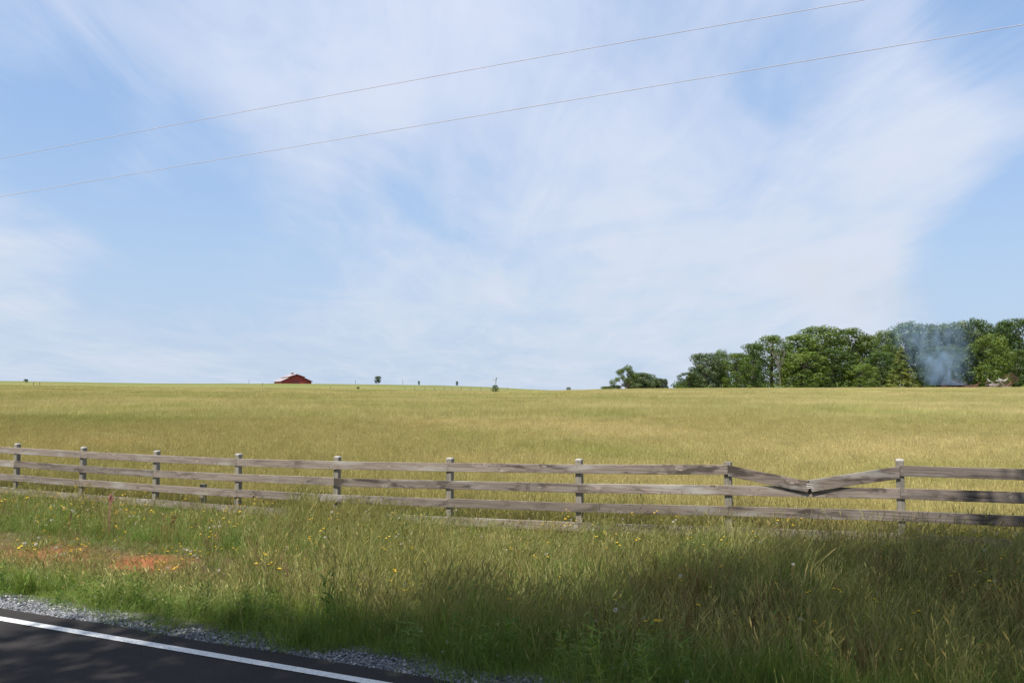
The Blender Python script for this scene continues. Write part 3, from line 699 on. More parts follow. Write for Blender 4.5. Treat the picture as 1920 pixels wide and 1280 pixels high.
# a short cut-off post behind the third rail
sp = make_post(float(np.interp(378, [295, 450], [POSTS[4][0], POSTS[5][0]])), float(fence_top(7.8)) - 0.62, capped=False); sp.location.y = 0.12; sp['label'] = 'short cut-off post behind the rails'
tp = {i: POSTS[i + 2] for i in PX}
PITCH = 0.31
JOINTS = [[-2, -1, 1, 3, 5, 7, 8, 10], [-2, 0, 2, 4, 6, 8, 10], [-2, -1, 1, 3, 5, 7, 9, 10], [-2, 0, 2, 4, 6, 8, 10]]
for rrow in range(4):
    js = JOINTS[rrow]
    for a, b in zip(js[:-1], js[1:]):
        if rrow == 0 and a == 7 and b == 8: continue
        za = tp[a][1] - rrow * PITCH + random.uniform(-.004, .004); zb = tp[b][1] - rrow * PITCH + random.uniform(-.004, .004)
        kw = {}
        if b - a == 2: kw = dict(tm=tp[a + 1][0], zm=tp[a + 1][1] - rrow * PITCH)
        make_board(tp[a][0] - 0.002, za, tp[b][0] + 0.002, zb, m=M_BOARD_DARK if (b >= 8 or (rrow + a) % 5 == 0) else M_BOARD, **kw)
# the rail that snapped between the last two full posts: two halves sagging to the break
tl, zl = tp[7]; tr_, zr = tp[8]
yb = -0.052 - BT * 1.5 - 0.012
brk = at(1519, 900, Y_on_s(1519, FENCE_S - 0.08)); tbk = st_of(brk.x, brk.y)[1]
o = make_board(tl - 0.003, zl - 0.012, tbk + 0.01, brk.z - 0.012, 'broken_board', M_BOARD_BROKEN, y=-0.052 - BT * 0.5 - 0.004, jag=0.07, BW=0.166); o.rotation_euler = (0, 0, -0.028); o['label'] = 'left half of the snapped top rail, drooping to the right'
o.location.y -= 0.018
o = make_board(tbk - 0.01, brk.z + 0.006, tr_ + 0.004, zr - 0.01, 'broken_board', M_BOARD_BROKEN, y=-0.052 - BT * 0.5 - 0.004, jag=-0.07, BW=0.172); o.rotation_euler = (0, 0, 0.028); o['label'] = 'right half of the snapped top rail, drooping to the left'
o.location.y -= 0.020
sb = MB()
for q in range(5):
    dz = random.uniform(-0.055, 0.03); sb.tube([(-0.05, 0, dz), (0.0, -0.006, dz - 0.004), (random.uniform(0.02, 0.07), -0.008, dz - random.uniform(0.0, 0.03))], [0.009, 0.006, 0.0015], 5)
o = sb.build('splinter', M_PALE, fence); o.location = (-tbk, -0.052 - BT * 0.5 - 0.045, brk.z - 0.075)
# nail heads where the rails meet the posts
nm = None
for i, (t, z) in zip(PX, POSTS):
    for rrow in range(3):
        for dx, dz in ((-0.022, -0.035), (0.024, -0.11)):
            if nm is None:
                mb = MB(); mb.tube([(0, 0.004, 0), (0, -0.003, 0)], [0.0055, 0.0045], 6); nm = mb.mesh('nail'); nm.materials.append(M_NAIL)
            o = link('nail', nm, None, fence); o.location = (-t + dx, -0.052 - BT - 0.0035, z - rrow * PITCH + dz)

# survey stake
p = on_ground(213, 13.0)
e = empty('survey_stake', p, 'thin reddish wooden survey stake with pink tape on top, standing in the verge', 'stake')
mb = MB(); mb.box((0, 0, 0.25), (0.013, 0.008, 0.42)); mb.build('stake_shaft', M_STAKE, e)
mb = MB()
for q in range(5): mb.box((0, 0, 0.63 + q * 0.016), (0.018 - 0.002 * (q % 2), 0.012 + 0.002 * (q % 2), 0.0078), Matrix.Rotation(0.35 * q, 3, 'Z'))
mb.box((0.026, -0.016, 0.62), (0.012, 0.002, 0.045), Matrix.Rotation(0.3, 3, 'Y')); mb.build('flagging_tape', M_FLAG, e)
e.rotation_euler = (0.02, 0.012, 0.4)

# ------------------------------------------------------------------ overhead lines
def wire(rows, label, s=9.3):
    pts = [at(x, y, Y_on_s(x, s)) for x, y in rows]; ts = [st_of(p.x, p.y)[1] for p in pts]; zs = [p.z for p in pts]
    cf = np.polyfit(ts, zs, 2); mb = MB(); tt = np.linspace(-16, 34, 60)
    line = [(*xy_of(s, t), float(np.polyval(cf, t))) for t in tt]
    mb.tube(line, 0.0052, 6); o = mb.build('power_line', M_WIRE, smooth=True); tag(o, label, 'power line', 'overhead power lines'); return line
L1 = wire([(0, 295), (960, 117), (1640, 0)], 'upper of the two thin overhead power lines crossing the sky')
L2 = wire([(0, 367), (960, 206.5), (1920, 50)], 'lower of the two thin overhead power lines crossing the sky')
for kk, lab in ((0, 'wooden utility pole carrying the right ends of the power lines'), (-1, 'wooden utility pole carrying the left ends of the power lines')):
    a, b = L1[kk], L2[kk]; g = gz(a[0], a[1]); e = empty('utility_pole', (a[0] + 0.3 * N2[0], a[1] + 0.3 * N2[1], g), lab, 'utility pole', 'utility poles')
    mb = MB(); mb.tube([(0, 0, -0.5), (0, 0, 4), (0, 0, a[2] - g + 1.0)], [0.16, 0.14, 0.11], 10); mb.build('pole', M_POLE, e)
    for q in (a, b):
        mb = MB(); off = Vector(q) - e.location; mb.tube([(0, 0, q[2] - g), (off.x * 0.6, off.y * 0.6, q[2] - g)], 0.03, 6); mb.tube([(off.x * 0.55, off.y * 0.55, q[2] - g), (off.x, off.y, q[2] - g)], [0.05, 0.04], 8); mb.build('insulator', M_STEEL, e)

# ------------------------------------------------------------------ trees
def leaf_quads(mb, c, rad, n, size, pal, shell=0.55, flat=0.14):
    c = np.array(c); rad = np.array(rad)
    v = RNG.normal(size=(n, 3)); v /= np.linalg.norm(v, axis=1)[:, None]
    rr = shell + (1 - shell) * RNG.random(n) ** 0.6
    rr = rr * (1 + 0.16 * np.sin(5 * v[:, 0] + 4 * v[:, 2]) * np.sin(4 * v[:, 1] + 2))
    pos = c + v * rr[:, None] * rad
    nr = v + RNG.normal(size=(n, 3)) * flat * 1.8; nr /= np.linalg.norm(nr, axis=1)[:, None]
    a = np.cross(nr, RNG.normal(size=(n, 3))); a /= np.linalg.norm(a, axis=1)[:, None]; b = np.cross(nr, a)
    sz = size * RNG.uniform(0.6, 1.25, n)[:, None]
    q = np.stack([pos - a * sz * 0.5, pos + b * sz * 0.38 - a * 0.05 * sz, pos + a * sz * 0.55, pos - b * sz * 0.38 + a * 0.1 * sz], 1)
    cols = np.array(pal)[RNG.integers(0, len(pal), n)] * RNG.uniform(0.8, 1.2, n)[:, None]
    base = len(mb.v); mb.v += [tuple(x) for x in q.reshape(-1, 3)]; mb.f += [(base + 4 * i, base + 4 * i + 1, base + 4 * i + 2, base + 4 * i + 3) for i in range(n)]
    mb.c += [tuple(x) for x in np.repeat(cols, 4, 0)]
LEAF = [(0.095, 0.150, 0.026), (0.115, 0.170, 0.030), (0.080, 0.130, 0.024), (0.120, 0.165, 0.034)]
LEAF_LIGHT = [(0.115, 0.170, 0.030), (0.135, 0.185, 0.034), (0.10, 0.155, 0.028)]
LEAF_DARK = [(0.065, 0.110, 0.024), (0.075, 0.12, 0.026), (0.052, 0.092, 0.020)]
LEAF_GREY = [(0.085, 0.120, 0.055), (0.10, 0.135, 0.065), (0.07, 0.105, 0.048)]
def tree_mesh(h, hw, pal, lobes=46, leaf=0.31, per=190, base=0.05, top_heavy=0.5, seedv=0, spiky=0.0):
    """returns trunk mesh and crown mesh of a broadleaf tree of height h and crown half-width hw (metres)"""
    rs = random.Random(seedv); tr = MB(); cr = MB()
    pts = [(0, 0, -0.6), (rs.uniform(-.1, .1), rs.uniform(-.1, .1), h * 0.25), (rs.uniform(-.3, .3), rs.uniform(-.3, .3), h * 0.55), (rs.uniform(-.4, .4), rs.uniform(-.4, .4), h * 0.82)]
    r0 = 0.022 * h; tr.tube(pts, [r0 * 1.25, r0, r0 * 0.65, r0 * 0.2], 7)
    for i in range(lobes):
        u = (i + rs.random()) / lobes; a = i * 2.4 + rs.uniform(-.4, .4)
        prof = math.sqrt(max(0.02, 1 - (abs(u - 0.42) / 0.60) ** 2.3))
        lr = hw * rs.uniform(0.20, 0.36); rd = (hw - lr) * prof * (rs.uniform(0.82, 1.04) if rs.random() < 0.75 else rs.uniform(0.2, 0.7))
        z = h * (base + (1 - base) * u); z = min(max(z, lr * 0.7), h - lr * (0.8 - spiky * rs.random()))
        c = (rd * math.cos(a), rd * math.sin(a), z)
        leaf_quads(cr, c, (lr, lr, lr * rs.uniform(0.65, 0.95) * (1 + spiky)), per, leaf, pal)
        if i % 4 == 0: zb = c[2] * 0.62; tr.tube([(0, 0, zb), (c[0] * 0.5, c[1] * 0.5, zb + (c[2] - zb) * 0.6), c], [r0 * 0.4, r0 * 0.25, r0 * 0.08], 5)
    v = np.array(cr.v); rr = float(np.percentile(np.abs(v[:, :2]), 98)); hh = float(np.percentile(v[:, 2], 99.6))
    return tr.mesh('trunk'), cr.mesh('crown'), hh, rr
VAR = {}
for nm_, pal, kw in (('a', LEAF, dict(h=14, hw=5.4)), ('b', LEAF, dict(h=15, hw=4.6, lobes=50)), ('c', LEAF_DARK, dict(h=14, hw=5.0)), ('d', LEAF_LIGHT, dict(h=11, hw=5.2)), ('y', LEAF_DARK, dict(h=9, hw=3.2, base=0.30, lobes=26)), ('k', LEAF_GREY, dict(h=6, hw=4.0, base=0.0, lobes=40)), ('e', LEAF_GREY, dict(h=10, hw=4.2)), ('f', LEAF_DARK, dict(h=16, hw=4.4, lobes=50, spiky=0.5))):
    q = tree_mesh(pal=pal, seedv=ord(nm_), **kw); VAR[nm_] = (q[:2], q[2], q[3])
    VAR[nm_][0][0].materials.append(M_BARK); VAR[nm_][0][1].materials.append(M_LEAF)
def tree(kind, x, top_row, half_px, Y, label, group='trees of the wood on the right', name='broadleaf_tree', cat='tree'):
    (tm, cm), h, hw = VAR[kind]; p = on_ground(x, Y); H = (HROW - top_row) * Y / F_PX + CAM_Z - p.z; W = half_px * Y / F_PX
    e = empty(name, p, label, cat, group, rz=random.uniform(0, 6.28)); e.scale = (W / hw * 1.12, W / hw * 1.12, H / h)
    link('trunk', tm, None, e); link('crown', cm, None, e); return e
WOOD = [
 ('e', 1322, 662, 27, 231, 'rounded grey-green tree at the left end of the wood'),
 ('c', 1292, 698, 20, 229, 'low dark tree spreading left of the rounded grey-green tree'),
 ('d', 1352, 656, 14, 233, 'slim ragged light tree right of the rounded grey-green tree'),
 ('a', 1380, 662, 30, 230, 'mid green tree rising in the step of the wood outline, left of the tall domes'),
 ('c', 1412, 644, 24, 236, 'dark tree standing just left of the bare dead tree, lower than its neighbour'),
 ('a', 1447, 629, 36, 240, 'domed tree directly behind the pale bare dead tree'),
 ('b', 1502, 628, 34, 238, 'dense tree on the right shoulder of the bare dead tree'),
 ('a', 1535, 612, 46, 243, 'largest broad dome of the wood, highest in its middle'),
 ('d', 1508, 660, 38, 231, 'lighter green tree low in front of the largest dome'),
 ('b', 1592, 616, 36, 245, 'tall round tree right beside the largest broad dome'),
 ('c', 1565, 655, 34, 232, 'dark tree in front between the two tallest middle domes'),
 ('a', 1632, 628, 30, 242, 'lower crowned tree in the dip of the outline left of the conifer'),
 ('d', 1612, 682, 28, 229, 'small light green tree at the field edge left of the conifer'),
 ('c', 1652, 660, 28, 234, 'dark shaded tree close behind the left side of the conifer'),
 ('b', 1664, 620, 22, 246, 'narrow tree rising above the conifer tip'),
 ('f', 1700, 604, 34, 252, 'tall tree behind the left edge of the smoke'),
 ('e', 1745, 608, 38, 250, 'hazy grey-green tree straight behind the middle of the smoke'),
 ('e', 1798, 604, 42, 248, 'wide hazy grey-green tree behind the right side of the smoke'),
 ('c', 1770, 650, 42, 240, 'dark lower tree close behind the burning pile'),
 ('f', 1838, 598, 32, 254, 'tall spiky topped tree right of the smoke'),
 ('d', 1858, 626, 32, 238, 'bright yellow-green tree left of the rusty metal frame'),
 ('f', 1882, 601, 22, 252, 'slender tree rising behind the bright yellow-green tree'),
 ('c', 1915, 597, 34, 250, 'tall dark tree at the right edge of the picture'),
 ('c', 1905, 655, 26, 243, 'dark tree behind the rusty metal frame'),
]
for wdt in WOOD: tree(*wdt)
# the depth of the wood behind, one mass
mb = MB()
for i in range(46):
    x = 1285 + i * 18 + random.uniform(-8, 8); topr = float(np.interp(x, [1280, 1340, 1400, 1460, 1540, 1640, 1700, 1850, 2100], [705, 672, 662, 645, 628, 638, 618, 612, 606])) + random.uniform(0, 14)
    Y = random.uniform(256, 276); p = on_ground(x, Y); H = (HROW - topr) * Y / F_PX + CAM_Z - p.z
    for q in range(9):
        z = H * (0.06 + 0.89 * q / 8); rr = 2.0 * (1.25 - 0.5 * q / 8)
        leaf_quads(mb, (p.x + random.uniform(-1.6, 1.6), p.y + random.uniform(-1.5, 1.5), p.z + min(z, H - 1.2)), (rr, rr, rr * 0.8), 130, 0.55, LEAF_DARK)
o = mb.build('woodland', M_LEAF); tag(o, 'dark mass of woodland behind the front trees on the right', kind='stuff')
mb = MB()
for i in range(95):
    x = 1272 + i * 9.2 + random.uniform(-5, 5); Y = random.uniform(225.5, 230); p = on_ground(x, Y); h = random.uniform(0.8, 2.6) * float(np.interp(x, [1270, 1330], [0.5, 1])) * (0.55 if 1725 < x < 1920 else 1)
    if 1725 < x < 1920: p = on_ground(x, 236)
    for q in range(3):
        rr = h * random.uniform(0.4, 0.7); leaf_quads(mb, (p.x + random.uniform(-.8, .8), p.y + random.uniform(-.4, .4), p.z + h * random.uniform(0.2, 0.65)), (rr, rr, rr * 0.9), 34, 0.33, LEAF + LEAF_LIGHT[:1])
o = mb.build('undergrowth', M_LEAF); tag(o, 'low leafy undergrowth along the foot of the wood', kind='stuff')

# conifer
def conifer(x, top_row, half_px, Y, label):
    p = on_ground(x, Y); H = (HROW - top_row) * Y / F_PX + CAM_Z - p.z; W = half_px * Y / F_PX
    e = empty('conifer_tree', p, label, 'tree'); mb = MB()
    mb.tube([(0.1, 0, -0.4), (0, 0, H * 0.5), (0, 0, H * 0.98)], [0.22, 0.14, 0.03], 7)
    cr = MB()
    for i in range(190):
        u = random.random() ** 0.8; z = H * (0.05 + 0.93 * u); rad = W * (1 - u) ** 0.8 * random.uniform(0.72, 1.05) + 0.12; a = random.uniform(0, 6.283)
        if 0.2 < u < 0.7 and abs(((a + 0.3) % 6.283)) < 0.25: continue
        n = 48
        for k in range(2):
            f = 0.92 - 0.42 * k; leaf_quads(cr, (rad * f * math.cos(a), rad * f * math.sin(a), z - 0.12 * rad * f), (0.24 * rad + 0.2, 0.24 * rad + 0.2, 0.2), n // (k + 1), 0.26, [(0.235, 0.275, 0.065), (0.20, 0.245, 0.055), (0.27, 0.29, 0.075)], shell=0.2)
    mb.build('trunk', M_BARK, e); cr.build('crown', M_LEAF, e); return e
conifer(1690, 647, 29, 227, 'conical yellow-green conifer standing forward of the wood, left of the smoke')
def bare_tree(x, top_row, Y, label, name='dead_tree', spread=0.35):
    p = on_ground(x, Y); H = (HROW - top_row) * Y / F_PX + CAM_Z - p.z; e = empty(name, p, label, 'tree'); tr = MB()
    tr.tube([(0, 0, -0.4), (-0.15, 0, H * 0.3), (-0.5, 0, H * 0.55)], [0.15, 0.12, 0.09], 7); tr.build('trunk', M_DEADWOOD, e)
    rs = random.Random(5)
    for k in range(9):
        z0 = H * rs.uniform(0.18, 0.55); b = Vector((-0.5 * z0 / (H * 0.55), 0, z0)); a = rs.uniform(-0.9, 0.8); 
        tip = b + Vector((math.sin(a) * H * spread * rs.uniform(.6, 1.2), rs.uniform(-1, 0.3), H * rs.uniform(0.25, 0.45)))
        mid = b.lerp(tip, 0.5) + Vector((rs.uniform(-.4, .4), 0, rs.uniform(-.3, .2))); mb = MB(); mb.tube([b, mid, tip], [0.085, 0.055, 0.02], 5)
        for q in range(4):
            f = rs.uniform(0.35, 0.95); s0 = mid.lerp(tip, f); mb.tube([s0, s0 + Vector((rs.uniform(-1.2, 1.2), rs.uniform(-.4, .4), rs.uniform(0.3, 1.3)))], [0.04, 0.012], 4)
        mb.build('branch', M_DEADWOOD, e)
    return e
bare_tree(1463, 642, 232.6, 'pale bare dead tree in front of the wood, branches fanning upwards')
p = on_ground(1706, 226.3); mb = MB(); mb.tube([(0, 0, -0.3), (0.1, 0, 3), (0.0, 0, 7.2)], [0.13, 0.10, 0.03], 6)
for q in range(7): z = 2 + q * 0.7; mb.tube([(0.05, 0, z), (random.uniform(-1, 1.2), -0.1, z + 0.7)], [0.04, 0.012], 4)
o = mb.build('dead_tree', M_DEADWOOD); o.location = p; tag(o, 'thin bare grey trunk against the right side of the conifer', 'tree')

# the copse in the gap of the skyline
Y = 262
p = on_ground(1176, Y); k_ = Y / F_PX; e = empty('broadleaf_tree', p, 'open branched tree with separate leaf clumps, tallest of the small copse', 'tree', 'trees of the small copse')
tr = MB(); tr.tube([(0, 0, -0.4), (0.1, 0, 2.2), (-0.1, 0, 4.0)], [0.24, 0.18, 0.10], 7); cr = MB()
zr0 = HROW - (p.z - CAM_Z) / Y * F_PX
for (px, row, rx, n) in ((1162, 698, 8.5, 420), (1168, 694, 6, 200), (1177, 691, 9.5, 420), (1183, 697, 7.5, 260), (1179, 703, 6, 140), (1149, 717, 8, 280), (1157, 711, 6.5, 180), (1166, 707, 6, 130), (1190, 704, 9, 260), (1172, 713, 8, 200)):
    c = Vector(((px - 1176) * k_, random.uniform(-.6, .6), (zr0 - row) * k_)); leaf_quads(cr, c, (rx * k_, rx * k_, rx * k_ * 0.85), n, 0.34, LEAF, shell=0.3); tr.tube([(0, 0, 1.4), c * 0.6, c], [0.12, 0.07, 0.03], 5)
tr.build('trunk', M_BARK, e); cr.build('crown', M_LEAF, e)
for args in (('k', 1203, 699, 26, 266, 'bushy rounded tree filling the middle of the small copse'), ('k', 1188, 709, 17, 264, 'low dark bush at the foot of the open branched tree'), ('k', 1224, 708, 17, 268, 'soft grey-green tree right of middle in the small copse'), ('k', 1241, 710, 10, 270, 'small pointed tree at the right end of the copse'), ('k', 1137, 724, 10, 262, 'low dark bush at the left end of the copse'), ('k', 1152, 722, 12, 263, 'low bush under the left leaf clump of the open tree')):
    tree(*args, group='trees of the small copse')

# small trees out on the pasture
Y = 366; tree('y', 709, 705.0, 5.8, Y, 'small dark young tree on the hill crest, right of the barn', 'young trees on the pasture')
tree('c', 928.5, 721.8, 5.6, 188, 'round dark young tree in front of the wind pump', 'young trees on the pasture')
tree('y', 672, 725, 2.4, find_Y(672, 731, 195, 330), 'tiny dark sapling on the slope between barn and crest tree', 'young trees on the pasture')
tree('y', 49.5, 710.5, 3.4, find_Y(49, 718, 200, 366), 'small round tree near the left end of the skyline', 'young trees on the pasture')
tree('y', 857, 714.5, 2.0, 366, 'tiny sapling on the skyline left of the wind pump', 'young trees on the pasture')
tree('y', 785.5, 714, 1.8, 366, 'tiny bush on the skyline between the crest tree and the wind pump', 'young trees on the pasture')
tree('d', 1066, 725.5, 4.0, 300, 'small light green bush alone in the skyline gap right of the wind pump', 'young trees on the pasture')

# ------------------------------------------------------------------ barn
def barn():
    Y = 398.0; al = R(28); ax = Vector((-math.sin(al), math.cos(al), 0)); rt = Vector((math.cos(al), math.sin(al), 0))
    k_ = Y / F_PX; cx = 556.5; p0 = on_ground(cx, Y); base = p0.z - 0.3
    zrow = lambda row: CAM_Z + (HROW - row) * k_
    e = empty('red_barn', (p0.x, p0.y, base), 'red barn with pale raised-centre roof on the left hill crest', 'barn', rz=al)
    z = lambda row: zrow(row) - base
    hwA, hwB = 7.6, 3.65                        # half width to the lean-to eaves, and of the raised middle
    zap, zme, zlt, zle = z(701.0), z(706.3), z(707.6), z(714.6); L = 16.0
    wall = MB()
    prof = [(-hwA + 0.4, 0), (hwA - 0.4, 0), (hwA - 0.4, zle + 0.1), (hwB, zlt - 0.1), (hwB, zme - 0.1), (0, zap - 0.15), (-hwB, zme - 0.1), (-hwB, zlt - 0.1), (-hwA + 0.4, zle + 0.1)]
    vs = [(x, 0, zz) for x, zz in prof] + [(x, L, zz) for x, zz in prof]; n = len(prof)
    wall.add(vs, [tuple(range(n)), tuple(range(2 * n - 1, n - 1, -1))] + [(i, n + i, n + (i + 1) % n, (i + 1) % n) for i in range(n)]); wall.build('wall', M_BARNRED, e)
    def slab(xa, za, xb, zb, th=0.14):
        m = MB(); y0, y1 = -0.5, L + 0.5
        m.add([(xa, y0, za), (xb, y0, zb), (xb, y1, zb), (xa, y1, za), (xa, y0, za - th), (xb, y0, zb - th), (xb, y1, zb - th), (xa, y1, za - th)],
              [(0, 1, 2, 3), (7, 6, 5, 4), (0, 4, 5, 1), (1, 5, 6, 2), (2, 6, 7, 3), (3, 7, 4, 0)]); return m
    for m in (slab(-hwB - 0.35, zme, 0.03, zap), slab(0.03, zap, hwB + 0.35, zme), slab(-hwA, zle, -hwB + 0.1, zlt), slab(hwB - 0.1, zlt, hwA, zle)): m.build('roof', M_ROOF, e)
    for (xa, za, xb, zb) in ((-hwB - 0.35, zme, 0, zap), (0, zap, hwB + 0.35, zme), (-hwA, zle, -hwB, zlt), (hwB, zlt, hwA, zle)):
        m = MB(); m.add([(xa, -0.56, za - 0.02), (xb, -0.56, zb - 0.02), (xb, -0.56, zb - 0.4), (xa, -0.56, za - 0.4), (xa, -0.5, za - 0.02), (xb, -0.5, zb - 0.02), (xb, -0.5, zb - 0.4), (xa, -0.5, za - 0.4)],
              [(0, 3, 2, 1), (4, 5, 6, 7), (0, 1, 5, 4), (3, 7, 6, 2), (0, 4, 7, 3), (1, 2, 6, 5)]); m.build('roof_trim', M_TRIM, e)
    m = MB(); m.box((0, -0.04, 1.5), (1.6, 0.04, 1.5)); m.build('barn_door', M_TRIM, e)
    c = MB(); c.box((0, L * 0.55, zap + 0.35), (0.55, 0.55, 0.45)); c.add([(-0.75, L * 0.55 - 0.75, zap + 0.8), (0.75, L * 0.55 - 0.75, zap + 0.8), (0.75, L * 0.55 + 0.75, zap + 0.8), (-0.75, L * 0.55 + 0.75, zap + 0.8), (0, L * 0.55, zap + 1.4)], [(0, 1, 4), (1, 2, 4), (2, 3, 4), (3, 0, 4), (3, 2, 1, 0)])
    c.build('cupola', M_ROOF, e)
barn()

# wind pump behind the round young tree
def wind_pump():
    Y = 384; p = on_ground(929.3, Y); k_ = Y / F_PX; top = CAM_Z + (HROW - 712.0) * k_ - p.z
    e = empty('wind_pump', p, 'thin steel wind pump on the skyline behind the round young tree', 'wind pump', rz=R(78))
    for sx in (-1, 1):
        for sy in (-1, 1):
            m = MB(); m.tube([(sx * 0.55, sy * 0.55, -0.3), (sx * 0.08, sy * 0.08, top)], 0.06, 5); m.build('tower_leg', M_STEEL, e)
    for q in range(4):
        h = top * (0.2 + 0.2 * q); r_ = 0.55 + (0.08 - 0.55) * h / top; m = MB(); c = [(-r_, -r_, h), (r_, -r_, h), (r_, r_, h), (-r_, r_, h)]
        for i in range(4): m.tube([c[i], c[(i + 1) % 4]], 0.035, 4)
        m.build('brace', M_STEEL, e)
    m = MB(); m.tube([(0, -0.35, top), (0, 0.2, top)], 0.14, 8); m.build('hub', M_STEEL, e)
    for q in range(12):
        a = q / 12 * 6.283; m = MB(); d = Vector((math.cos(a), 0, math.sin(a))); sd = Vector((-math.sin(a), 0.45, math.cos(a))).normalized(); b = Vector((0, -0.35, top))
        m.add([b + d * 0.3 - sd * 0.07, b + d * 1.15 - sd * 0.24, b + d * 1.15 + sd * 0.24, b + d * 0.3 + sd * 0.07], [(0, 1, 2, 3)]); m.build('fan_blade', M_STEEL, e)
    m = MB(); m.tube([(0, 0.2, top), (0, 0.9, top)], 0.03, 4); m.box((0, 1.05, top), (0.015, 0.3, 0.3)); m.build('tail_vane', M_STEEL, e)
wind_pump()

# far fence posts
def far_post(x, base_row, top_row, label, lo=196, hi=366, Y=None, r=0.075):
    Y = Y or find_Y(x, base_row, lo, hi); p = on_ground(x, Y); H = CAM_Z + (HROW - top_row) * Y / F_PX - p.z; m = MB(); m.tube([(0, 0, -0.3), (0, 0, H * 0.5), (0, 0, H)], [r, r * 0.95, r * 0.85], 6)
    o = m.build('fence_post', M_FARPOST); o.location = p; tag(o, label, 'post', 'fence posts far out on the pasture')
for a in ((467.5, 717, 711.8, 'dark post on the skyline left of the red barn'), (493, 724, 717, 'dark post on the slope just left of the red barn'), (667, 717.5, 711.8, 'dark post on the skyline left of the crest tree'),
          (755.5, 719, 711.8, 'dark post on the skyline right of the crest tree'), (64, 726, 716, 'left post of the dark pair near the small round tree at the left'), (75.5, 726, 716, 'right post of the dark pair near the small round tree at the left'),
          (242, 730, 724, 'lone short post halfway between the left edge and the barn'), (620, 728, 724, 'short post on the slope right of the barn')):
    far_post(*a)
e = None
pts = []
for x in (759.5, 778, 797, 815, 833, 847.5, 865.5, 883, 901, 919.5, 936, 952): pts.append(on_ground(x, find_Y(x, 735.0 + 0.3 * (x - 759) / 190, 160, 260)))
e = empty('wire_fence', pts[0], 'low wire fence on dark posts below the pasture crest, left of the round young tree', 'fence')
for q in pts:
    m = MB(); m.tube([(0, 0, -0.3), (0, 0, 1.25)], [0.05, 0.045], 6); o = m.build('post', M_FARPOST, e); o.location = q - pts[0]
for h in (0.45, 0.8, 1.15):
    m = MB(); m.tube([q - pts[0] + Vector((0, -0.06, h)) for q in pts], 0.012, 4); m.build('wire', M_STEEL, e)

# ------------------------------------------------------------------ burning brush pile, scrap and smoke
def pile(x0, x1, Y, n, hmax, label, mats, name='brush_pile'):
    pc = on_ground((x0 + x1) / 2, Y); e = empty(name, pc, label, 'brush pile', 'debris piles in front of the wood'); k_ = Y / F_PX; hw = (x1 - x0) / 2 * k_
    for i in range(n):
        x = random.uniform(-hw, hw); h = hmax * (1 - (abs(x) / hw) ** 1.5) * random.uniform(0.1, 0.9); L = random.uniform(0.6, 1.7); a = random.gauss(0, 0.45); y = random.uniform(-1.2, 1.0)
        d = Vector((math.cos(a), random.uniform(-.4, .4), math.sin(a) * 0.8)).normalized() * L; r_ = random.uniform(0.06, 0.19); c = Vector((x, y, h + 0.12))
        if c.z + min(d.z, -d.z) < 0: c.z += abs(d.z) * 0.6
        m = MB(); m.tube([c - d, c + Vector((0, 0, random.uniform(-.08, .12))), c + d], [r_, r_ * 0.9, r_ * 0.6], 6); m.build('log', random.choice(mats), e)
    return e
pile(1762, 1812, 226, 64, 2.7, 'smouldering heap of dark reddish logs under the smoke', [M_CHAR, M_CHAR, M_REDWOOD, M_RUST])
pile(1806, 1838, 226, 24, 1.4, 'low reddish end of the log heap right of the smoke', [M_REDWOOD, M_RUST, M_REDWOOD, M_PALE])
pile(1846, 1890, 227, 44, 1.8, 'brown scrap and branch heap left of the rusty frame', [M_CHAR, M_REDWOOD, M_RUST, M_PALE, M_DEADWOOD])
Y = 225.0; k_ = Y / F_PX
for (xa, ra, xb, rb, lab) in ((1851, 710.5, 1857, 715, 'short pale plank sticking out at the left of the scrap heap'), (1867, 713.5, 1882, 712.5, 'long pale plank lying flat on the scrap heap'), (1872, 709, 1880, 713, 'pale plank propped on the flat pale plank'), (1881, 715, 1889, 709.5, 'pale plank leaning up towards the rusty frame')):
    a, b = at(xa, ra, Y), at(xb, rb, Y - 0.3); d = b - a; m = MB(); m.box((0, 0, 0), (d.length / 2, 0.05, 0.14)); o = m.build('plank', M_PALE)
    o.location = (a + b) / 2; o.rotation_euler = (0, -math.atan2(d.z, math.hypot(d.x, d.y)), math.atan2(d.y, d.x)); tag(o, lab, 'plank', 'pale planks on the scrap heap')
Y = 227.5; A = at(1880, 719, Y); e = empty('metal_frame', A, 'rusty iron frame of slanting parallel bars leaning up beside the scrap heap', 'metal frame')
def rel(x, y, dy=0.0): return at(x, y, Y + dy) - A
mb = MB(); mb.tube([rel(1895, 698.5), rel(1911, 711)], 0.08, 6); mb.build('frame_rail', M_RUST, e)
mb = MB(); mb.tube([rel(1872, 713, 0), rel(1890, 722, 0)], 0.08, 6); mb.build('frame_rail', M_RUST, e)
for q in range(6):
    f = q / 5; mb = MB(); mb.tube([rel(1895 + 15 * f, 698.5 + 12 * f), rel(1874 + 20 * f, 712.5 + 10 * f)], 0.06, 5); mb.build('bar', M_RUST, e)

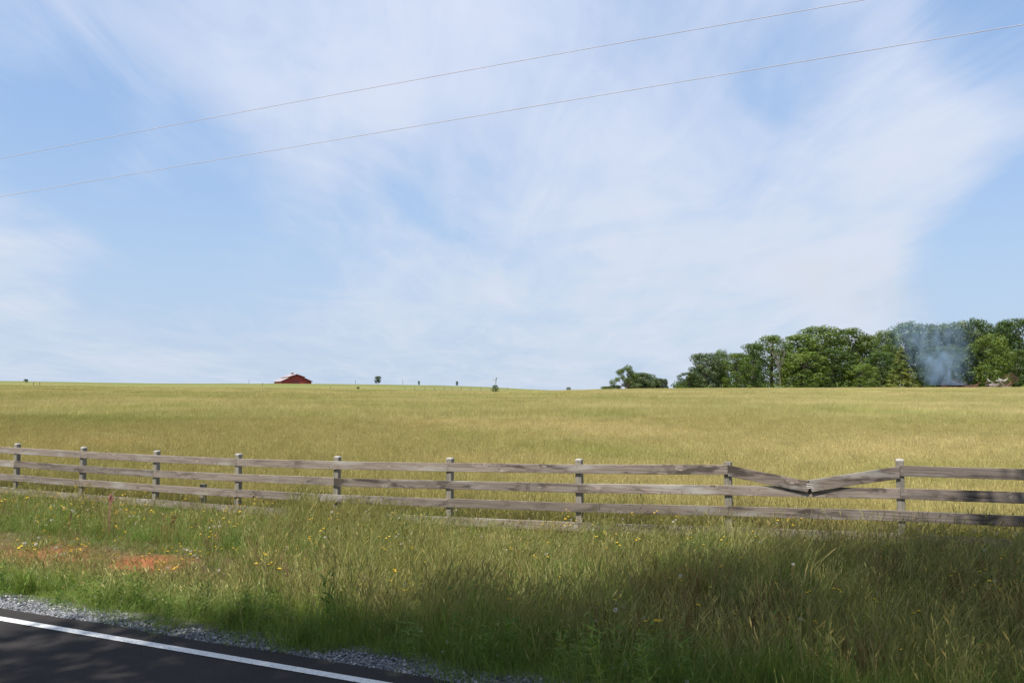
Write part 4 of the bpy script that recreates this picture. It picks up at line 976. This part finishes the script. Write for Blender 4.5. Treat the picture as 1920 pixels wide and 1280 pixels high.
def smoke():
    Y = 223.5; k_ = Y / F_PX; c0 = at(1775, 722, Y); mb = MB(); n = 18; rings = ((722, 1778, 44), (712, 1775, 55), (698, 1768, 70), (680, 1762, 84), (655, 1756, 98), (625, 1748, 108), (596, 1738, 116), (560, 1718, 124), (515, 1690, 128))
    vs = []
    for (row, cx, hw) in rings:
        for q in range(n): a = q / n * 6.283; vs.append(Vector(((cx - 1775 + hw * math.cos(a)) * k_, 0.36 * hw * k_ * math.sin(a), (722 - row) * k_)))
    m_ = len(rings); fs = [(i * n + q, i * n + (q + 1) % n, (i + 1) * n + (q + 1) % n, (i + 1) * n + q) for i in range(m_ - 1) for q in range(n)] + [tuple(range(n - 1, -1, -1)), tuple((m_ - 1) * n + q for q in range(n))]
    mb.add(vs, fs)
    m, t, o = mat('drifting_smoke'); tc = t.new('ShaderNodeTexCoord'); p = tc.outputs['Object']; sp = t.new('ShaderNodeSeparateXYZ'); t.l.new(p, sp.inputs[0])
    mp = t.new('ShaderNodeMapping'); t.l.new(p, mp.inputs[0]); mp.inputs['Scale'].default_value = (1.0, 1.0, 0.6); mp.inputs['Rotation'].default_value = (0, R(-22), 0)
    nz = t.noise(mp.outputs[0], 0.17, 6, 0.62, 2.2)
    z = sp.outputs[2]
    # distance from the plume's leaning axis, relative to its half width
    axx = t.math('MULTIPLY', z, -0.30); hwz = t.math('MULTIPLY_ADD', z, 0.60, 6.3)
    rad = t.math('DIVIDE', t.math('ABSOLUTE', t.math('SUBTRACT', sp.outputs[0], axx)), hwz)
    fall = t.math('MULTIPLY', t.ramp(t.math('ADD', rad, t.math('MULTIPLY_ADD', nz, -0.9, 0.45)), 0.0, 0.95, 1.0, 0.0), t.ramp(z, 1.0, 29.0, 1.0, 0.0))
    near = t.ramp(z, 0.0, 10.0, 2.1, 0.50)
    dn = t.math('MULTIPLY', t.math('MULTIPLY', t.ramp(nz, 0.40, 0.66, 0.04, 1.15), fall), t.math('MULTIPLY', near, 0.25))
    v = t.new('ShaderNodeVolumePrincipled'); t.put(v.inputs['Color'], (0.54, 0.77, 1.0)); t.put(v.inputs['Density'], dn); v.inputs['Anisotropy'].default_value = 0.0
    t.l.new(v.outputs[0], o.inputs['Volume'])
    # thin brownish smoke that has drifted off to the left above the wood
    hb = MB(); cs = at(1600, 530, 232); rings2 = []
    for i in range(9):
        th = math.pi * i / 8; rings2 += [(math.sin(th) * math.cos(q / 14 * 6.283), 0.45 * math.sin(th) * math.sin(q / 14 * 6.283), math.cos(th)) for q in range(14)]
    hb.add([(x * 33, y * 33, z * 14 + x * -5) for x, y, z in rings2], [(i * 14 + q, (i + 1) * 14 + q, (i + 1) * 14 + (q + 1) % 14, i * 14 + (q + 1) % 14) for i in range(8) for q in range(14)])
    m2, t2, o2 = mat('thin_brown_smoke'); tc2 = t2.new('ShaderNodeTexCoord'); sp2 = t2.new('ShaderNodeSeparateXYZ'); t2.l.new(tc2.outputs['Object'], sp2.inputs[0])
    zz = t2.math('ADD', sp2.outputs[2], t2.math('MULTIPLY', sp2.outputs[0], 5 / 33)); q1 = t2.math('POWER', t2.math('DIVIDE', sp2.outputs[0], 33), 2); q2 = t2.math('POWER', t2.math('DIVIDE', zz, 14), 2); q3 = t2.math('POWER', t2.math('DIVIDE', sp2.outputs[1], 14.8), 2)
    rr2 = t2.math('ADD', q1, t2.math('ADD', q2, q3)); n2_ = t2.noise(tc2.outputs['Object'], 0.06, 5, 0.6, 1.5)
    v2 = t2.new('ShaderNodeVolumePrincipled'); t2.put(v2.inputs['Color'], (0.80, 0.74, 0.64)); t2.put(v2.inputs['Density'], t2.math('MULTIPLY', t2.math('MULTIPLY', t2.ramp(rr2, 0.0, 0.95, 1.0, 0.0), t2.ramp(n2_, 0.42, 0.66)), 0.016))
    t2.l.new(v2.outputs[0], o2.inputs['Volume']); h = hb.build('smoke', m2); h.location = cs; tag(h, 'thin brownish smoke haze drifting above the wood to the left of the plume', kind='stuff')
    ob = mb.build('smoke', m); ob.location = c0; tag(ob, 'blue-grey smoke drifting up from the burning log heap', kind='stuff')
smoke()

# ------------------------------------------------------------------ roadside shade trees behind the camera (they throw the shade on road and verge)
def shade_trees():
    kx = 1.0 / math.tan(SUN_EL)
    bound = lambda X: float(np.interp(X, [-14, -8, -4.2, -2.7, -0.6, 0.4, 2.6, 5.3, 9], [8.5, 7.6, 5.9, 6.6, 7.2, 8.3, 10.2, 11.1, 11.3]))
    trunks = [(-9.3, -4.2), (-4.6, -8.2), (2.8, -7.6)]
    groups = {0: [], 1: [], 2: []}
    rs = random.Random(3); X = -15.0
    while X < 10:
        yb = bound(X); Yv = yb - 0.9
        while Yv > -1.5:
            if Yv > 5.5 and rs.random() < 0.06: Yv -= 1.45; continue
            h = rs.uniform(8.2, 13.0); x = X + rs.uniform(-.5, .5); y = Yv + rs.uniform(-.3, .3)
            c = Vector((x + SUN_H.x * kx * h, y + SUN_H.y * kx * h, h))
            if not (c.y > 0.3 and (c.z - 1.8) / max(c.y, 0.1) < 0.95): 
                g = min(range(3), key=lambda i: (c.x - trunks[i][0]) ** 2 + (c.y - trunks[i][1]) ** 2); groups[g].append((c, rs.uniform(1.0, 1.45)))
            Yv -= 1.45
        X += 1.35
    for g, (tx, ty) in enumerate(trunks):
        z0 = gz(tx, ty); e = empty('shade_tree', (tx, ty, z0), ['large broadleaf tree behind the viewer, leftmost of the roadside shade trees', 'large broadleaf tree behind the viewer, middle one of the roadside shade trees', 'large broadleaf tree behind the viewer, rightmost of the roadside shade trees'][g], 'tree', 'roadside shade trees')
        org = Vector((tx, ty, z0)); tr = MB(); cr = MB(); tr.tube([(0, 0, -0.4), (0.05, 0.1, 3), (0.2, 0.4, 6.5), (0.3, 0.8, 11)], [0.34, 0.27, 0.2, 0.08], 9)
        for (c, rr) in groups[g]:
            l = c - org; tr.tube([(0.1, 0.2, 4.5), l * 0.55 + Vector((0, 0, 2.2)), l], [0.11, 0.07, 0.02], 5)
            leaf_quads(cr, l, (rr, rr, rr * 0.75), 980 if l.y + org.y < 1.6 else 1350, 0.16, LEAF, shell=0.15, flat=0.6)
        tr.build('trunk', M_BARK, e); cr.build('crown', M_LEAF, e)
shade_trees()

# ------------------------------------------------------------------ render settings
cy = SC.cycles
cy.max_bounces = 6; cy.diffuse_bounces = 3; cy.glossy_bounces = 2; cy.transmission_bounces = 4; cy.volume_bounces = 0; cy.transparent_max_bounces = 8
cy.volume_step_rate = 1.0; cy.volume_max_steps = 64
cy.use_denoising = True
try: cy.denoiser = 'OPENIMAGEDENOISE'
except Exception: pass
cy.use_adaptive_sampling = False
cy.sample_clamp_indirect = 6.0
